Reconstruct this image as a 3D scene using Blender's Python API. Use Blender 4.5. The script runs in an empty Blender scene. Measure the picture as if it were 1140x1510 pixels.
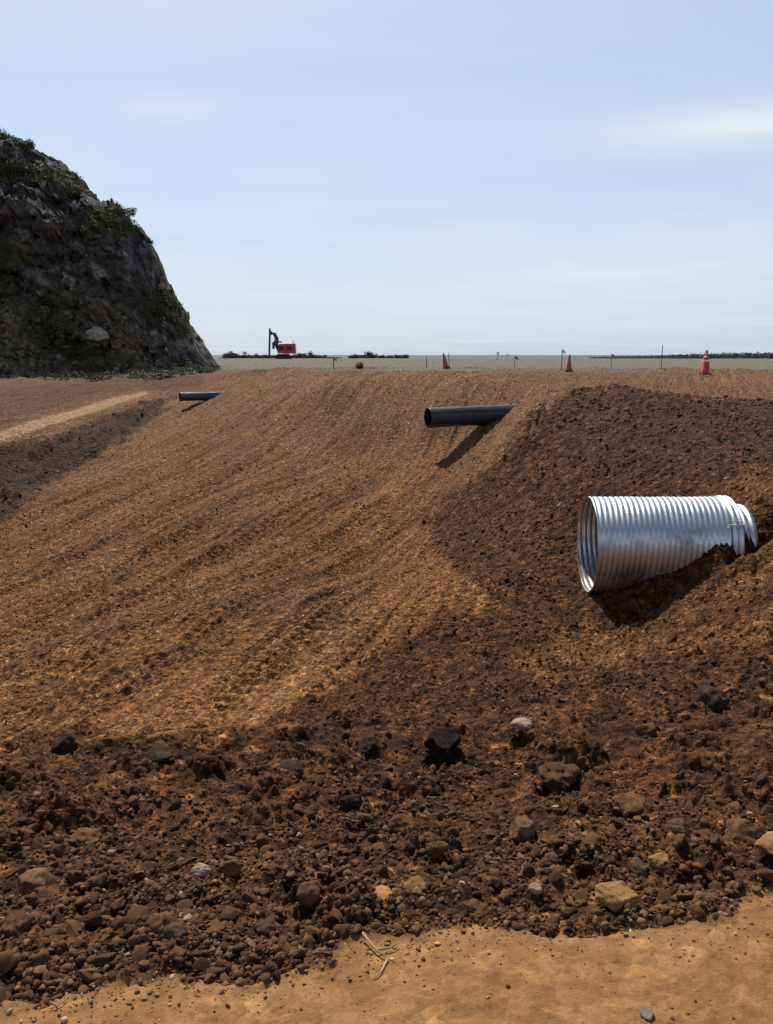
import bpy, math, random
import numpy as np
random.seed(7)
rng = np.random.default_rng(11)
C = bpy.context.scene.collection
R = math.radians

# ------------------------------------------------------------------ camera geometry
F = 1180.0; W0, H0 = 1140.0, 1510.0
PITCH = math.atan((755 - 523) / F)
CAMZ = 1.6
cp, sp = math.cos(PITCH), math.sin(PITCH)

def ray(px, py):
    """world direction through a point of the photograph (right, forward, up)"""
    px = np.asarray(px, float); py = np.asarray(py, float)
    x = (px - W0 / 2) / F; y = (H0 / 2 - py) / F
    return x, cp + y * sp, -sp + y * cp

def project(x, y, z):
    z = z - CAMZ
    d = y * cp - z * sp
    u = y * sp + z * cp
    d = np.where(d < 0.05, 0.05, d)
    return W0 / 2 + F * x / d, H0 / 2 - F * u / d

# ------------------------------------------------------------------ noise
def _hash(ix, iy, seed):
    h = (ix.astype(np.int64) * 374761393 + iy.astype(np.int64) * 668265263 + seed * 1442695041) & 0xFFFFFFFF
    h = ((h ^ (h >> 13)) * 1274126177) & 0xFFFFFFFF
    h = h ^ (h >> 16)
    return h
def gnoise(x, y, seed=0):
    ix = np.floor(x); iy = np.floor(y); fx = x - ix; fy = y - iy
    ix = ix.astype(np.int64); iy = iy.astype(np.int64)
    u = fx * fx * fx * (fx * (fx * 6 - 15) + 10); v = fy * fy * fy * (fy * (fy * 6 - 15) + 10)
    def g(dx, dy):
        a = (_hash(ix + dx, iy + dy, seed) & 0xFFFF) * (2 * math.pi / 65536)
        return np.cos(a) * (fx - dx) + np.sin(a) * (fy - dy)
    a = g(0, 0); b = g(1, 0); c = g(0, 1); d = g(1, 1)
    return 1.5 * ((a + (b - a) * u) + ((c + (d - c) * u) - (a + (b - a) * u)) * v)
def fbm(x, y, s, oct=3, seed=0, gain=0.5):
    t = 0; a = 1.0
    for k in range(oct):
        t = t + a * gnoise(x / s + 17.3 * k, y / s - 9.1 * k, seed + k); a *= gain; s *= 0.5
    return t
def worley(x, y, s, seed=0):
    """distance to nearest feature point, 0 at the point (in cell units), and a random id"""
    x = x / s; y = y / s
    ix = np.floor(x).astype(np.int64); iy = np.floor(y).astype(np.int64)
    best = np.full(x.shape, 9.0); idv = np.zeros(x.shape)
    for dx in (-1, 0, 1):
        for dy in (-1, 0, 1):
            h = _hash(ix + dx, iy + dy, seed)
            px = ix + dx + (h & 0x3FF) / 1024.0; py = iy + dy + ((h >> 10) & 0x3FF) / 1024.0
            d = (x - px) ** 2 + (y - py) ** 2
            m = d < best
            best = np.where(m, d, best); idv = np.where(m, ((h >> 20) & 0xFF) / 255.0, idv)
    return np.sqrt(best), idv
def sstep(a, b, x):
    t = np.clip((x - a) / (b - a), 0, 1); return t * t * (3 - 2 * t)

# ------------------------------------------------------------------ terrain control points
# (photo x, photo y, z relative to the eye)
CPX = [
 # foreground haul road
 (0,1510,-1.6),(570,1510,-1.6),(1140,1510,-1.6),(-150,1508,-1.6),(1300,1500,-1.6),
 (0,1490,-1.6),(380,1440,-1.62),(700,1385,-1.62),(1140,1345,-1.62),(1300,1340,-1.62),(-200,1500,-1.6),
 # near bank
 (0,1300,-1.88),(300,1300,-1.85),(600,1280,-1.82),(900,1240,-1.84),(1140,1200,-1.85),(-200,1300,-1.88),
 (0,1180,-2.02),(300,1180,-2.05),(600,1160,-2.15),(900,1110,-2.2),(1140,1060,-2.1),(1350,1060,-2.1),
 (0,1105,-2.1),(-150,1120,-2.1),(90,1098,-2.12),(230,1096,-2.15),(350,1088,-2.2),
 (520,1060,-2.6),(640,1020,-2.95),(760,980,-3.2),
 # floor of basin, tracked slope
 (-200,1080,-4.9),(0,1070,-4.8),(150,1060,-4.6),(300,1050,-4.35),(450,980,-4.1),(560,930,-4.0),
 (-200,900,-5.3),(0,900,-5.0),(200,900,-4.6),(400,880,-4.15),(600,860,-4.0),(700,900,-3.75),
 (-200,800,-5.6),(0,780,-5.2),(100,750,-4.8),(300,750,-4.35),(500,740,-4.2),(640,720,-4.1),(700,700,-3.7),(640,684,-3.68),
 (150,690,-4.3),(250,630,-3.3),(400,660,-3.55),(450,620,-2.75),(540,655,-3.5),(600,645,-3.15),(560,606,-2.3),(500,612,-2.55),(640,600,-1.93),(640,640,-2.85),(748,606,-2.04),(705,643,-2.8),(790,590,-1.6),(690,600,-1.92),
 (322,592,-2.35),(262,594,-2.6),(360,575,-1.9),(500,575,-1.55),(650,575,-1.38),(780,575,-1.35),
 # plateau
 (330,550,-1.35),(450,550,-1.1),(600,549,-1.1),(800,549,-1.1),(1000,550,-1.1),(1140,550,-1.1),(1350,550,-1.1),
 (400,537,-1.05),(700,537,-1.05),(1140,537,-1.05),(1400,537,-1.05),
 # left bench, bank below it and bank above
 (-200,690,-3.9),(0,648,-3.3),(100,615,-2.9),(215,580,-2.35),(0,700,-4.3),(60,690,-4.3),(150,630,-3.5),(200,605,-2.9),
 (0,610,-3.0),(0,580,-2.8),(120,570,-2.45),(0,556,-2.5),(150,553,-2.3),(250,548,-1.9),(-200,560,-2.9),
 # dark mound on the right
 (760,660,-2.75),(820,620,-1.5),(700,780,-3.8),(700,740,-3.85),(760,850,-3.6),(820,780,-3.2),(850,700,-2.35),(950,650,-1.7),
 (1050,690,-1.9),(1140,680,-1.8),(1250,700,-1.7),
 (800,900,-3.75),(860,930,-3.85),(900,965,-3.7),(872,885,-3.85),(905,940,-3.86),(960,905,-3.62),(1040,863,-3.2),(960,860,-3.28),(1051,824,-2.86),(1083,792,-2.6),
 # ridge below the steel pipe
 (960,935,-3.66),(1020,892,-3.35),(1080,842,-2.97),(1140,795,-2.6),(1250,740,-2.1),
 (1000,985,-2.75),(1140,940,-2.45),(1300,920,-2.3),(1140,860,-2.6),
]
# direct points: azimuth photo x at horizon-line, forward distance, z relative
CXY = [
 # behind the lip on the left
 (-3.9,6.3,-3.9),(-2.6,6.6,-3.9),(-1.5,6.6,-3.85),(-6.5,7.5,-4.3),
 (4.5,29,-1.85),(4.9,29,-1.7),(5.6,29,-1.55),(-8.75,42.6,-1.98),(-9.5,41.6,-2.5),(-8.0,42.6,-1.85),
 # groove under steel pipe
 (2.9,12.0,-3.85),(3.3,12.1,-3.6),(3.8,12.1,-3.35),(4.3,12.1,-2.95),(4.8,12.1,-2.7),(5.2,12.1,-2.62),(5.7,12.0,-2.1),(6.2,12.1,-1.8),(3.0,13.2,-3.75),
 # mound crest and its back
 (3.3,19.6,-1.35),(5.3,20.5,-0.97),(7.2,20.5,-1.12),(9.9,20.5,-1.33),(13.0,20.5,-1.4),
 (5.5,24.5,-1.5),(9.5,24.5,-1.75),(13,25,-1.8),(7,34,-1.5),(12,36,-1.5),
 # cliff foot area and far plateau
 (-60,60,-3.0),(-40,90,-2.4),(-80,110,-2.4),(0,150,-1.05),(60,150,-1.05),(-60,200,-1.1),(0,300,-1.25),(100,300,-1.25),(-100,300,-1.25),
 (150,200,-1.1),(-200,200,-1.5),(40,20,-1.4),(40,40,-1.4),(30,8,-1.8),(-30,12,-5.0),(-30,6,-3.5),(-14,4,-2.3),(14,4,-2.0),
 (0,1.0,-1.6),(0.6,.8,-1.6),(-.6,.8,-1.6),(2,1.2,-1.6),(-2,1.0,-1.6),
]
P = []
for px, py, z in CPX:
    dx, dy, dz = ray(px, py); t = z / dz; P.append((dx * t, dy * t, z))
P += CXY
P = np.array(P, float)
PA = np.arctan2(P[:, 0], P[:, 1]); PL = np.log(np.hypot(P[:, 0], P[:, 1]))
QS = 0.9     # weight of log-distance against azimuth
def _tps_mat(a, l, A, L):
    r2 = (a[:, None] - A[None]) ** 2 + (QS * (l[:, None] - L[None])) ** 2
    return 0.5 * r2 * np.log(r2 + 1e-9)
n = len(P)
K = _tps_mat(PA, PL, PA, PL) + np.eye(n) * 0.0003
Pm = np.c_[np.ones(n), PA, PL]
Mx = np.block([[K, Pm], [Pm.T, np.zeros((3, 3))]])
SOL = np.linalg.solve(Mx, np.r_[P[:, 2], 0, 0, 0])
AMAX = R(48)
def base(x, y):
    """smooth ground height, world z"""
    sh = x.shape; x = x.ravel(); y = y.ravel()
    a = np.arctan2(x, y); r = np.hypot(x, y)
    ac = np.clip(a, -AMAX, AMAX); l = np.log(np.clip(r, 1.3, 300))
    out = np.empty(x.size)
    for i in range(0, x.size, 60000):
        s = slice(i, i + 60000)
        out[s] = _tps_mat(ac[s], l[s], PA, PL) @ SOL[:n] + SOL[n] + SOL[n + 1] * ac[s] + SOL[n + 2] * l[s]
    # near the feet the road is flat; behind the camera the haul road goes on level
    out = np.where(r < 1.7, -1.6 + (out + 1.6) * sstep(1.2, 1.7, r), out)
    w = sstep(R(55), R(95), np.abs(a))
    out = out * (1 - w) + (-1.6) * w
    out = out + sstep(270, 330, r) * -6.0
    return (out + CAMZ).reshape(sh)

# ------------------------------------------------------------------ zones
def in_poly(u, v, poly):
    poly = np.array(poly, float); c = np.zeros(u.shape, bool); j = len(poly) - 1
    for i in range(len(poly)):
        xi, yi = poly[i]; xj, yj = poly[j]
        m = ((yi > v) != (yj > v)) & (u < (xj - xi) * (v - yi) / (yj - yi + 1e-12) + xi)
        c ^= m; j = i
    return c
def soft_poly(u, v, poly, w):
    """signed-distance-ish soft mask; w = feather in the units of u, v"""
    ins = in_poly(u, v, poly)
    poly = np.array(poly, float); d = np.full(u.shape, 1e9)
    for i in range(len(poly)):
        ax, ay = poly[i - 1]; bx, by = poly[i]
        vx, vy = bx - ax, by - ay; L = vx * vx + vy * vy + 1e-9
        t = np.clip(((u - ax) * vx + (v - ay) * vy) / L, 0, 1)
        d = np.minimum(d, np.hypot(u - ax - t * vx, v - ay - t * vy))
    sd = np.where(ins, d, -d)
    return sstep(-1, 1, sd / w)
def ground_xy(px, py, z):
    dx, dy, dz = ray(px, py); t = z / dz; return float(dx * t), float(dy * t)

ROAD_B = [(-400,1530),(0,1487),(130,1480),(260,1455),(380,1438),(470,1412),(520,1402),(620,1395),(700,1378),(850,1356),(1000,1345),(1140,1336),(1500,1320)]
DARK = [(-400,1140),(0,1104),(90,1082),(160,1090),(230,1088),(350,1080),(430,1052),(480,1015),(540,975),(600,950),(640,915),(690,900),(690,850),(640,815),(628,780),
        (690,720),(760,650),(815,600),(850,583),(905,572),(1000,590),(1140,600),(1500,610),(1500,1800),(-400,1800)]
GREYBANK = [(-300,720),(0,662),(70,648),(150,615),(225,592),(262,580),(235,612),(180,650),(90,705),(40,735),(-20,790),(-300,900)]
PATHP = [(-300,715),(0,652),(50,636),(100,620),(150,603),(190,590),(220,581),(213,577),(150,592),(100,607),(50,620),(0,636),(-300,700)]
OCHRES = [([(500,765),(640,660),(690,640),(650,690),(540,760)],14,.8),
          ([(100,1075),(330,985),(480,960),(520,990),(400,1060),(200,1085)],30,.8),
          ([(-300,1060),(0,1003),(130,955),(270,905),(275,918),(130,975),(0,1030),(-300,1090)],10,.8),
          ([(560,850),(660,800),(700,860),(620,930),(540,950)],30,.45)]
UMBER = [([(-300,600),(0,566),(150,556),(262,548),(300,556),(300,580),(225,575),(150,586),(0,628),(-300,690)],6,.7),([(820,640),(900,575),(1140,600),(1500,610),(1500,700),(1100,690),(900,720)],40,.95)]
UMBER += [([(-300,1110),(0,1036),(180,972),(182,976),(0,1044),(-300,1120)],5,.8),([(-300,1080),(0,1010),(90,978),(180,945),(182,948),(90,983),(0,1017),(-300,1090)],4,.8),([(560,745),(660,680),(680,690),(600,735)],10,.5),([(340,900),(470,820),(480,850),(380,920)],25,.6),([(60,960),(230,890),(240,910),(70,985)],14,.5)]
LIT_TANS = [([(770,985),(860,925),(885,945),(930,965),(1140,905),(1300,880),(1300,925),(1140,945),(900,990),(790,1010)],12,.8),  # tan bands along ridges, their sunlit brightness put into the soil colour
        ([(880,945),(940,935),(1030,880),(1140,790),(1300,720),(1300,790),(1140,860),(1020,905),(930,960)],10,.6),
        ([(1010,760),(1080,715),(1140,690),(1300,670),(1300,720),(1140,735),(1090,760)],12,.5)]
def zones(x, y, z):
    u, v = project(x, y, z)
    r = np.hypot(x, y)
    # world-space wobble turned into photo units so borders fray at their real size
    k = F / np.maximum(r, 1.0)
    wob = (gnoise(x / .45, y / .45, 31) * .16 + gnoise(x / .12, y / .12, 32) * .07 + gnoise(x / .03, y / .03, 33) * .02) * k
    vv = v + np.clip(wob, -30, 30) * .6
    road = sstep(-1, 1, (vv - np.interp(u, [p[0] for p in ROAD_B], [p[1] for p in ROAD_B])) / 9)
    road = np.where(v > 1508, 1, road)
    beh = (y < 0.6)
    road = np.where(beh, 1.0, road)
    wob2 = (gnoise(x / 1.1, y / 1.6, 34) * .35 + gnoise(x / .5, y / .6, 35) * .16) * k * sstep(5, 9, r)
    uu = u + np.clip(wob + wob2, -34, 34); vw = v + np.clip(wob, -18, 18)
    dark = soft_poly(uu, vw, DARK, 9) * (1 - road)
    dark = np.where(beh, 0, dark)
    bank = soft_poly(uu, v + np.clip(wob, -6, 6), GREYBANK, 7) * (y > 8)
    path = soft_poly(u, v, PATHP, 1.6) * (y > 8)
    och = np.zeros(x.shape); tan = np.zeros(x.shape)
    for p, f, a in OCHRES: och = np.maximum(och, a * soft_poly(uu, vw, p, f))
    for p, f, a in LIT_TANS: tan = np.maximum(tan, a * soft_poly(uu, vw, p, f))
    umb = np.zeros(x.shape)
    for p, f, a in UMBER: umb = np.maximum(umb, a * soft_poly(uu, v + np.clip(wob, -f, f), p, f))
    gl = 546 + 3 * gnoise(x / 9, y / 4, 5)
    gravel = sstep(-1, 1, (gl - v) / 4.5) * sstep(300, 345, u) * (y > 30)
    gravel = np.where(r > 130, 1, gravel)
    return dict(road=road, dark=dark, bank=bank, path=path, ochre=och, tan=tan, umber=umb, pale=np.clip(sstep(800, 570, v + 20 * gnoise(x / 4, y / 6, 41)) * .75 * (1 - dark) * (1 - bank) * (y > 6) + .28 * sstep(-.1, .5, gnoise(x / 2.2, y / 4, 42)) * (1 - dark), 0, 1), gravel=gravel)

# track lanes (dozer runs) on the big slope: real lines on the ground
LANES = []
for (a, za, b, zb) in [((0,1005),-4.95,(330,852),-4.3),((-40,1045),-4.9,(330,905),-4.25),((0,905),-5.0,(470,640),-3.2),((90,900),-4.8,(540,650),-3.1),
                       ((230,880),-4.5,(610,650),-3.0),((0,840),-5.1,(330,670),-3.6),((40,780),-5.0,(420,610),-2.8),((420,1035),-4.15,(640,800),-3.75),
                       ((480,870),-4.1,(650,720),-3.6),((250,1040),-4.45,(470,870),-4.1)]:
    LANES.append((ground_xy(*a, za), ground_xy(*b, zb)))
STREAK_ANG = math.atan2(LANES[3][1][0] - LANES[3][0][0], LANES[3][1][1] - LANES[3][0][1])

def dome(w, t): return np.clip(1 - (w / t) ** 2, 0, 1) ** .75
def detail(x, y, z0, Z):
    """relief of the soil, metres"""
    r = np.hypot(x, y)
    ca, sa = math.cos(STREAK_ANG), math.sin(STREAK_ANG)
    warp = gnoise(x / 9, y / 9, 50) * .25
    s = (x * ca - y * sa) + warp * .5; t = x * sa + y * ca
    slope = (1 - Z['road']) * (1 - Z['dark']) * (1 - Z['gravel']) * (1 - Z['path']) * (y > 1)
    dark = np.maximum(Z['dark'], Z['bank'])
    h = slope * (fbm(s, t * .05, .40, 3, 60) * .032 + fbm(x, y, .12, 3, 63, .75) * .016 * np.clip(r / 12, .6, 1.6) + fbm(x, y, 1.7, 2, 66) * .05 + .018 * (1 - 2 * np.abs(gnoise(s / .30, t / 14, 67))) * sstep(-.1, .4, gnoise(s / 2.5, t / 7, 68)))
    # raised crumbs on the slope
    fr = np.clip(r / 14, .8, 2.0)
    xw = x + .05 * gnoise(x / .08, y / .08, 76); yw = y + .05 * gnoise(x / .08, y / .08, 77)
    w, idv = worley(xw, yw, .15, 70); w2, id2 = worley(xw, yw, .075, 71)
    rg = .45 + .55 * sstep(-.25, .3, gnoise(x / 2.1, y / 3.3, 74))
    h = h + slope * rg * (dome(w, .5) * .018 * idv * fr + dome(w2, .5) * .022 * id2)
    # scrape ruts along the runs
    rut = gnoise(s / .42, t / 9, 75)
    h = h - slope * .045 * sstep(.2, .4, rut) + slope * .025 * sstep(.15, .4, -rut) + slope * .022 * gnoise(s / .11, t / 5, 78)
    # grouser prints of the dozer lanes
    for (a, b) in LANES:
        dx, dy = b[0] - a[0], b[1] - a[1]; L = math.hypot(dx, dy); dx /= L; dy /= L
        q = (x - a[0]) * dx + (y - a[1]) * dy; p = (x - a[0]) * dy - (y - a[1]) * dx + .25 * gnoise(q / 3.5, q * 0 + 3, 71)
        for off in (-.95, .95):
            m = np.exp(-((p - off) / .27) ** 4) * sstep(-1, 1, q) * sstep(L + 1, L - 1, q)
            m = m * (.45 + .55 * sstep(-.3, .3, gnoise(q / 1.3, p / .8, 72)))
            h = h + slope * m * (.045 * np.sin(q * 2 * math.pi / .21) - .045)
            m2 = np.exp(-((np.abs(p - off) - .36) / .07) ** 2) * sstep(-1, 1, q) * sstep(L + 1, L - 1, q)
            h = h + slope * m2 * .035
    # dark loose fill: big lumps, clods, hollows
    n1 = fbm(x, y, .9, 2, 80); n2 = fbm(x, y, .30, 3, 83)
    q1 = gnoise(x / .05, y / .05, 91); q2 = gnoise(x / .05, y / .05, 92); q3 = gnoise(x / .016, y / .016, 93)
    big, bi = worley(x + .07 * q1, y + .07 * q2, .33, 86)
    sml, si = worley(x + .03 * q2 + .008 * q3, y + .03 * q1, .105, 88)
    tin, ti = worley(x + .012 * q3, y - .012 * q3, .042, 90)
    far = sstep(3.0, 6.0, r)
    amp = .75 + .35 * far
    h = h + (.03 + .11 * sstep(15, 17.5, r)) * Z['dark'] * sstep(5.5, 9, r) + Z['bank'] * (.22 * fbm(x, y, 2.2, 3, 120) + .10 * fbm(x, y, .5, 2, 121)) * (y > 8)
    wl = (r > 28) * (r < 95) * (x < -5) * (1 - Z['gravel']) * (1 - Z['path'])
    h = h + wl * sstep(40, 55, r) * .22 * fbm(x / 2.5, y, 2.4, 3, 122)
    h = h + dark * amp * (n1 * .05 + n2 * (.045 - .02 * far)
        + dome(big, .42) ** 1.4 * (.085 - .045 * far) * (bi > .62) + .010 * q1 + .004 * q3 + far * fbm(x, y, .11, 3, 64, .75) * .016
        + dome(sml, .55) ** 1.3 * (.034 - .008 * far) * si
        + dome(tin, .5) * .018 * ti * sstep(18, 8, r))
    # level road: fine grit, wheel ruffles
    gx, gi = worley(x, y, .035, 95)
    h = h + Z['road'] * (fbm(x, y, .5, 2, 97) * .010 + fbm(x, y, .09, 3, 98) * .006 + np.clip(.4 - gx, 0, 1) * .010 * (gi > .82))
    h = h + Z['gravel'] * fbm(x, y, 2.5, 2, 99) * .03 * sstep(400, 100, r)
    # little windrow along the edge of the plateau
    h = h + .16 * (1 + .9 * gnoise(x / 2.2, y / 2.2, 105)) * np.exp(-((r - 57.5 - 1.5 * gnoise(x / 11, y * 0, 101)) / .7) ** 2) * (x > -12)
    # narrow crest line on the bench
    h = h + Z['path'] * .02 * fbm(x, y, .8, 2, 103)
    return h * np.clip(r / 1.5, .3, 1)

# hand-made hollows and humps: photo point, eye-relative z, radius (m), height
BUMPS = []
def add_bump(px, py, rad, h, zg=None):
    z = zg
    if z is None:
        # march on the smooth ground
        dx, dy, dz = ray(px, py)
        t = np.geomspace(1.5, 120, 3000)
        gz = base(dx * t, dy * t) - CAMZ
        k = np.argmax(dz * t < gz); t = t[k]
        z = dz * t; x, y = dx * t, dy * t
    BUMPS.append((float(x), float(y), rad, h))
add_bump(650, 1128, .09, -.05)
add_bump(830, 1120, .20, .09)       # buried boulder hump
add_bump(830, 1168, .13, -.10)
add_bump(1052, 1020, .16, -.06)
RIDGES = []
def add_ridge(pts, wid, h):
    L = []
    for px, py in pts:
        dx, dy, dz = ray(px, py); t = np.geomspace(1.5, 120, 3000); gz = base(dx * t, dy * t) - CAMZ
        k = np.argmax(dz * t < gz); L.append((float(dx * t[k]), float(dy * t[k])))
    RIDGES.append((L, wid, h))
add_ridge([(900,952),(960,930),(1020,895),(1080,852),(1140,806),(1260,740)], .17, .15)
add_ridge([(790,990),(880,968),(1000,948),(1140,930),(1300,918)], .12, .09)
add_ridge([(1000,770),(1070,728),(1140,700),(1260,668)], .2, .10)
add_ridge([(1088,822),(1140,782),(1200,748),(1300,700)], .16, -.38)
def bumps(x, y):
    h = np.zeros(x.shape)
    for L, wid, hh in RIDGES:
        xs = [p[0] for p in L]; ys = [p[1] for p in L]
        m = (x > min(xs) - 1) & (x < max(xs) + 1) & (y > min(ys) - 1) & (y < max(ys) + 1)
        if not m.any(): continue
        X, Y = x[m], y[m]; d = np.full(X.shape, 9.0)
        for (ax, ay), (bx, by) in zip(L[:-1], L[1:]):
            vx, vy = bx - ax, by - ay; t = np.clip(((X - ax) * vx + (Y - ay) * vy) / (vx * vx + vy * vy), 0, 1)
            d = np.minimum(d, np.hypot(X - ax - t * vx, Y - ay - t * vy))
        h[m] += hh * np.exp(-(d / wid) ** 2) * (.8 + .5 * gnoise(X / .25, Y / .25, 8))
    for bx, by, rad, hh in BUMPS:
        m = (np.abs(x - bx) < rad * 3) & (np.abs(y - by) < rad * 3)
        if m.any():
            d = np.hypot(x[m] - bx, y[m] - by) * (1 + .25 * gnoise(x[m] / .08, y[m] / .08, 5))
            h[m] += hh * np.exp(-(d / rad) ** 4) - .25 * hh * np.exp(-((d - rad * 1.35) / (rad * .35)) ** 2)
    return h
def height(x, y):
    x = np.asarray(x, float); y = np.asarray(y, float)
    z0 = base(x, y); Z = zones(x, y, z0)
    return z0 + detail(x, y, z0, Z) + bumps(x, y), Z
def hit(px, py, tmin=1.4, tmax=350, N=1600):
    """first point of the ground seen at a place of the photo"""
    dx, dy, dz = ray(px, py)
    t = np.geomspace(tmin, tmax, N)
    hz, _ = height(dx * t, dy * t)
    b = CAMZ + dz * t < hz
    k = int(np.argmax(b)) if b.any() else N - 1
    return float(dx * t[k]), float(dy * t[k]), float(hz[k])

# ------------------------------------------------------------------ materials
def newmat(name):
    m = bpy.data.materials.new(name); m.use_nodes = True
    nt = m.node_tree; nt.nodes.clear()
    out = nt.nodes.new('ShaderNodeOutputMaterial'); b = nt.nodes.new('ShaderNodeBsdfPrincipled')
    nt.links.new(b.outputs[0], out.inputs[0])
    return m, nt, b
def N(nt, t, **kw):
    n = nt.nodes.new(t)
    for k, v in kw.items(): setattr(n, k, v)
    return n
def noise(nt, vec, scale, detail=4, rough=.6, dist=0):
    n = N(nt, 'ShaderNodeTexNoise'); n.inputs['Scale'].default_value = scale; n.inputs['Detail'].default_value = detail
    n.inputs['Roughness'].default_value = rough; n.inputs['Distortion'].default_value = dist
    nt.links.new(vec, n.inputs['Vector']); return n.outputs['Fac']
def ramp(nt, fac, stops):
    r = N(nt, 'ShaderNodeValToRGB'); cr = r.color_ramp
    while len(cr.elements) < len(stops): cr.elements.new(.5)
    for e, (p, c) in zip(cr.elements, stops):
        e.position = p; e.color = (*c, 1) if len(c) == 3 else c
    nt.links.new(fac, r.inputs[0]); return r.outputs['Color']
def mix(nt, fac, a, b, mode='MIX'):
    m = N(nt, 'ShaderNodeMix', data_type='RGBA', blend_type=mode)
    for s, v in ((m.inputs['Factor'], fac), (m.inputs['A'], a), (m.inputs['B'], b)):
        if hasattr(v, 'is_output'): nt.links.new(v, s)
        elif isinstance(v, (int, float)): s.default_value = v
        else: s.default_value = (*v, 1)
    return m.outputs['Result']
def attr(nt, name):
    a = N(nt, 'ShaderNodeAttribute'); a.attribute_name = name; return a.outputs['Fac']
def bump(nt, b, h, strength, dist):
    n = N(nt, 'ShaderNodeBump'); n.inputs['Strength'].default_value = strength; n.inputs['Distance'].default_value = dist
    nt.links.new(h, n.inputs['Height']); nt.links.new(n.outputs[0], b.inputs['Normal'])

def N_inv(nt, v):
    m = N(nt, 'ShaderNodeMath', operation='MULTIPLY_ADD'); nt.links.new(v, m.inputs[0]); m.inputs[1].default_value = -.7; m.inputs[2].default_value = 1.0; return m.outputs[0]
def make_ground_mat():
    m, nt, b = newmat('soil')
    geo = N(nt, 'ShaderNodeNewGeometry').outputs['Position']
    fine = noise(nt, geo, 26, 6, .7); med = noise(nt, geo, 3.2, 5, .6); big = noise(nt, geo, .5, 4, .6)
    vfine = noise(nt, geo, 90, 4, .7)
    # streaks along the dozer runs
    mp = N(nt, 'ShaderNodeMapping'); mp.inputs['Rotation'].default_value = (0, 0, STREAK_ANG)
    nt.links.new(geo, mp.inputs['Vector'])
    def stretched(sc, d=5):
        m2 = N(nt, 'ShaderNodeMapping'); m2.inputs['Scale'].default_value = sc; nt.links.new(mp.outputs[0], m2.inputs['Vector'])
        return noise(nt, m2.outputs[0], 1.0, d, .65)
    streak = stretched((2.4, .09, .3)); line = stretched((9, .10, .3), 3)
    mott = noise(nt, geo, 5.5, 9, .78)
    slope = ramp(nt, mott, [(.38, (0.0286, 0.0116, 0.0044)), (.465, (0.0858, 0.0369, 0.0133)), (.54, (0.1485, 0.0698, 0.0252)), (.66, (0.3080, 0.1600, 0.0651))])
    slope = mix(nt, ramp(nt, streak, [(.40, (0, 0, 0)), (.58, (.8, .8, .8))]), slope, mix(nt, .55, slope, (0.2365, 0.1145, 0.0355)))
    slope = mix(nt, ramp(nt, streak, [(.34, (.8, .8, .8)), (.46, (0, 0, 0))]), slope, mix(nt, .5, slope, (0.0495, 0.0194, 0.0081)))
    slope = mix(nt, ramp(nt, big, [(.42, (0, 0, 0)), (.62, (.8, .8, .8))]), slope, mix(nt, .5, slope, (0.0935, 0.0359, 0.0155)))
    dark = ramp(nt, mott, [(.38, (0.0121, 0.0049, 0.0019)), (.47, (0.0396, 0.0165, 0.0059)), (.55, (0.0792, 0.0349, 0.0133)), (.67, (0.1815, 0.0921, 0.0385))])
    dark = mix(nt, ramp(nt, med, [(.42, (0, 0, 0)), (.68, (.7, .7, .7))]), dark, mix(nt, .5, dark, (0.1155, 0.0534, 0.0178)))
    dark = mix(nt, ramp(nt, vfine, [(.66, (0, 0, 0)), (.74, (.6, .6, .6))]), dark, (0.1870, 0.1212, 0.0666))
    road = ramp(nt, mott, [(.3, (0.1628, 0.0839, 0.0313)), (.5, (0.2244, 0.1263, 0.0490)), (.7, (0.2904, 0.1751, 0.0749))])
    road = mix(nt, ramp(nt, vfine, [(.28, (.8, .8, .8)), (.42, (0, 0, 0))]), road, (0.1320, 0.0652, 0.0238))
    road = mix(nt, ramp(nt, vfine, [(.62, (0, 0, 0)), (.75, (.8, .8, .8))]), road, (0.3696, 0.2526, 0.1225))
    gravel = ramp(nt, med, [(.3, (0.0775, 0.0667, 0.0520)), (.7, (0.1364, 0.1189, 0.0936))])
    gravel = mix(nt, ramp(nt, big, [(.45, (0, 0, 0)), (.7, (0.3720, 0.3480, 0.3120))]), gravel, (0.0930, 0.0725, 0.0520))
    bank = ramp(nt, mott, [(.36, (0.0170, 0.0095, 0.0053)), (.5, (0.0510, 0.0286, 0.0154)), (.68, (0.1275, 0.0782, 0.0432))])
    bank = mix(nt, 1.0, bank, (.72, .70, .68), 'MULTIPLY')
    bank = mix(nt, ramp(nt, big, [(.45, (0, 0, 0)), (.65, (.7, .7, .7))]), bank, (0.0638, 0.0306, 0.0125))
    slope = mix(nt, ramp(nt, line, [(.37, (.9, .9, .9)), (.45, (0, 0, 0))]), slope, mix(nt, .75, slope, (.035, .016, .008)))
    slope = mix(nt, ramp(nt, line, [(.56, (0, 0, 0)), (.64, (.8, .8, .8))]), slope, mix(nt, .6, slope, (.27, .165, .08)))
    slope = mix(nt, 1.0, slope, (.98, .90, .84), 'MULTIPLY')
    dark = mix(nt, 1.0, dark, (1.12, 1.0, .92), 'MULTIPLY')
    road = mix(nt, 1.0, road, (.95, .88, .82), 'MULTIPLY')
    gravel = mix(nt, 1.0, gravel, (1.45, 1.5, 1.55), 'MULTIPLY')
    och = mix(nt, .55, slope, (0.2750, 0.1261, 0.0333))
    tan = mix(nt, .5, slope, (0.1650, 0.0776, 0.0266))  # lighter tan blend, paints sunlight onto the ridge bands
    c = mix(nt, attr(nt, 'ochre'), slope, och)
    c = mix(nt, attr(nt, 'bank'), c, bank)
    c = mix(nt, attr(nt, 'dark'), c, dark)
    c = mix(nt, attr(nt, 'tan'), c, tan)
    c = mix(nt, attr(nt, 'pale'), c, mix(nt, .42, c, (.20, .118, .070)))
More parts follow.
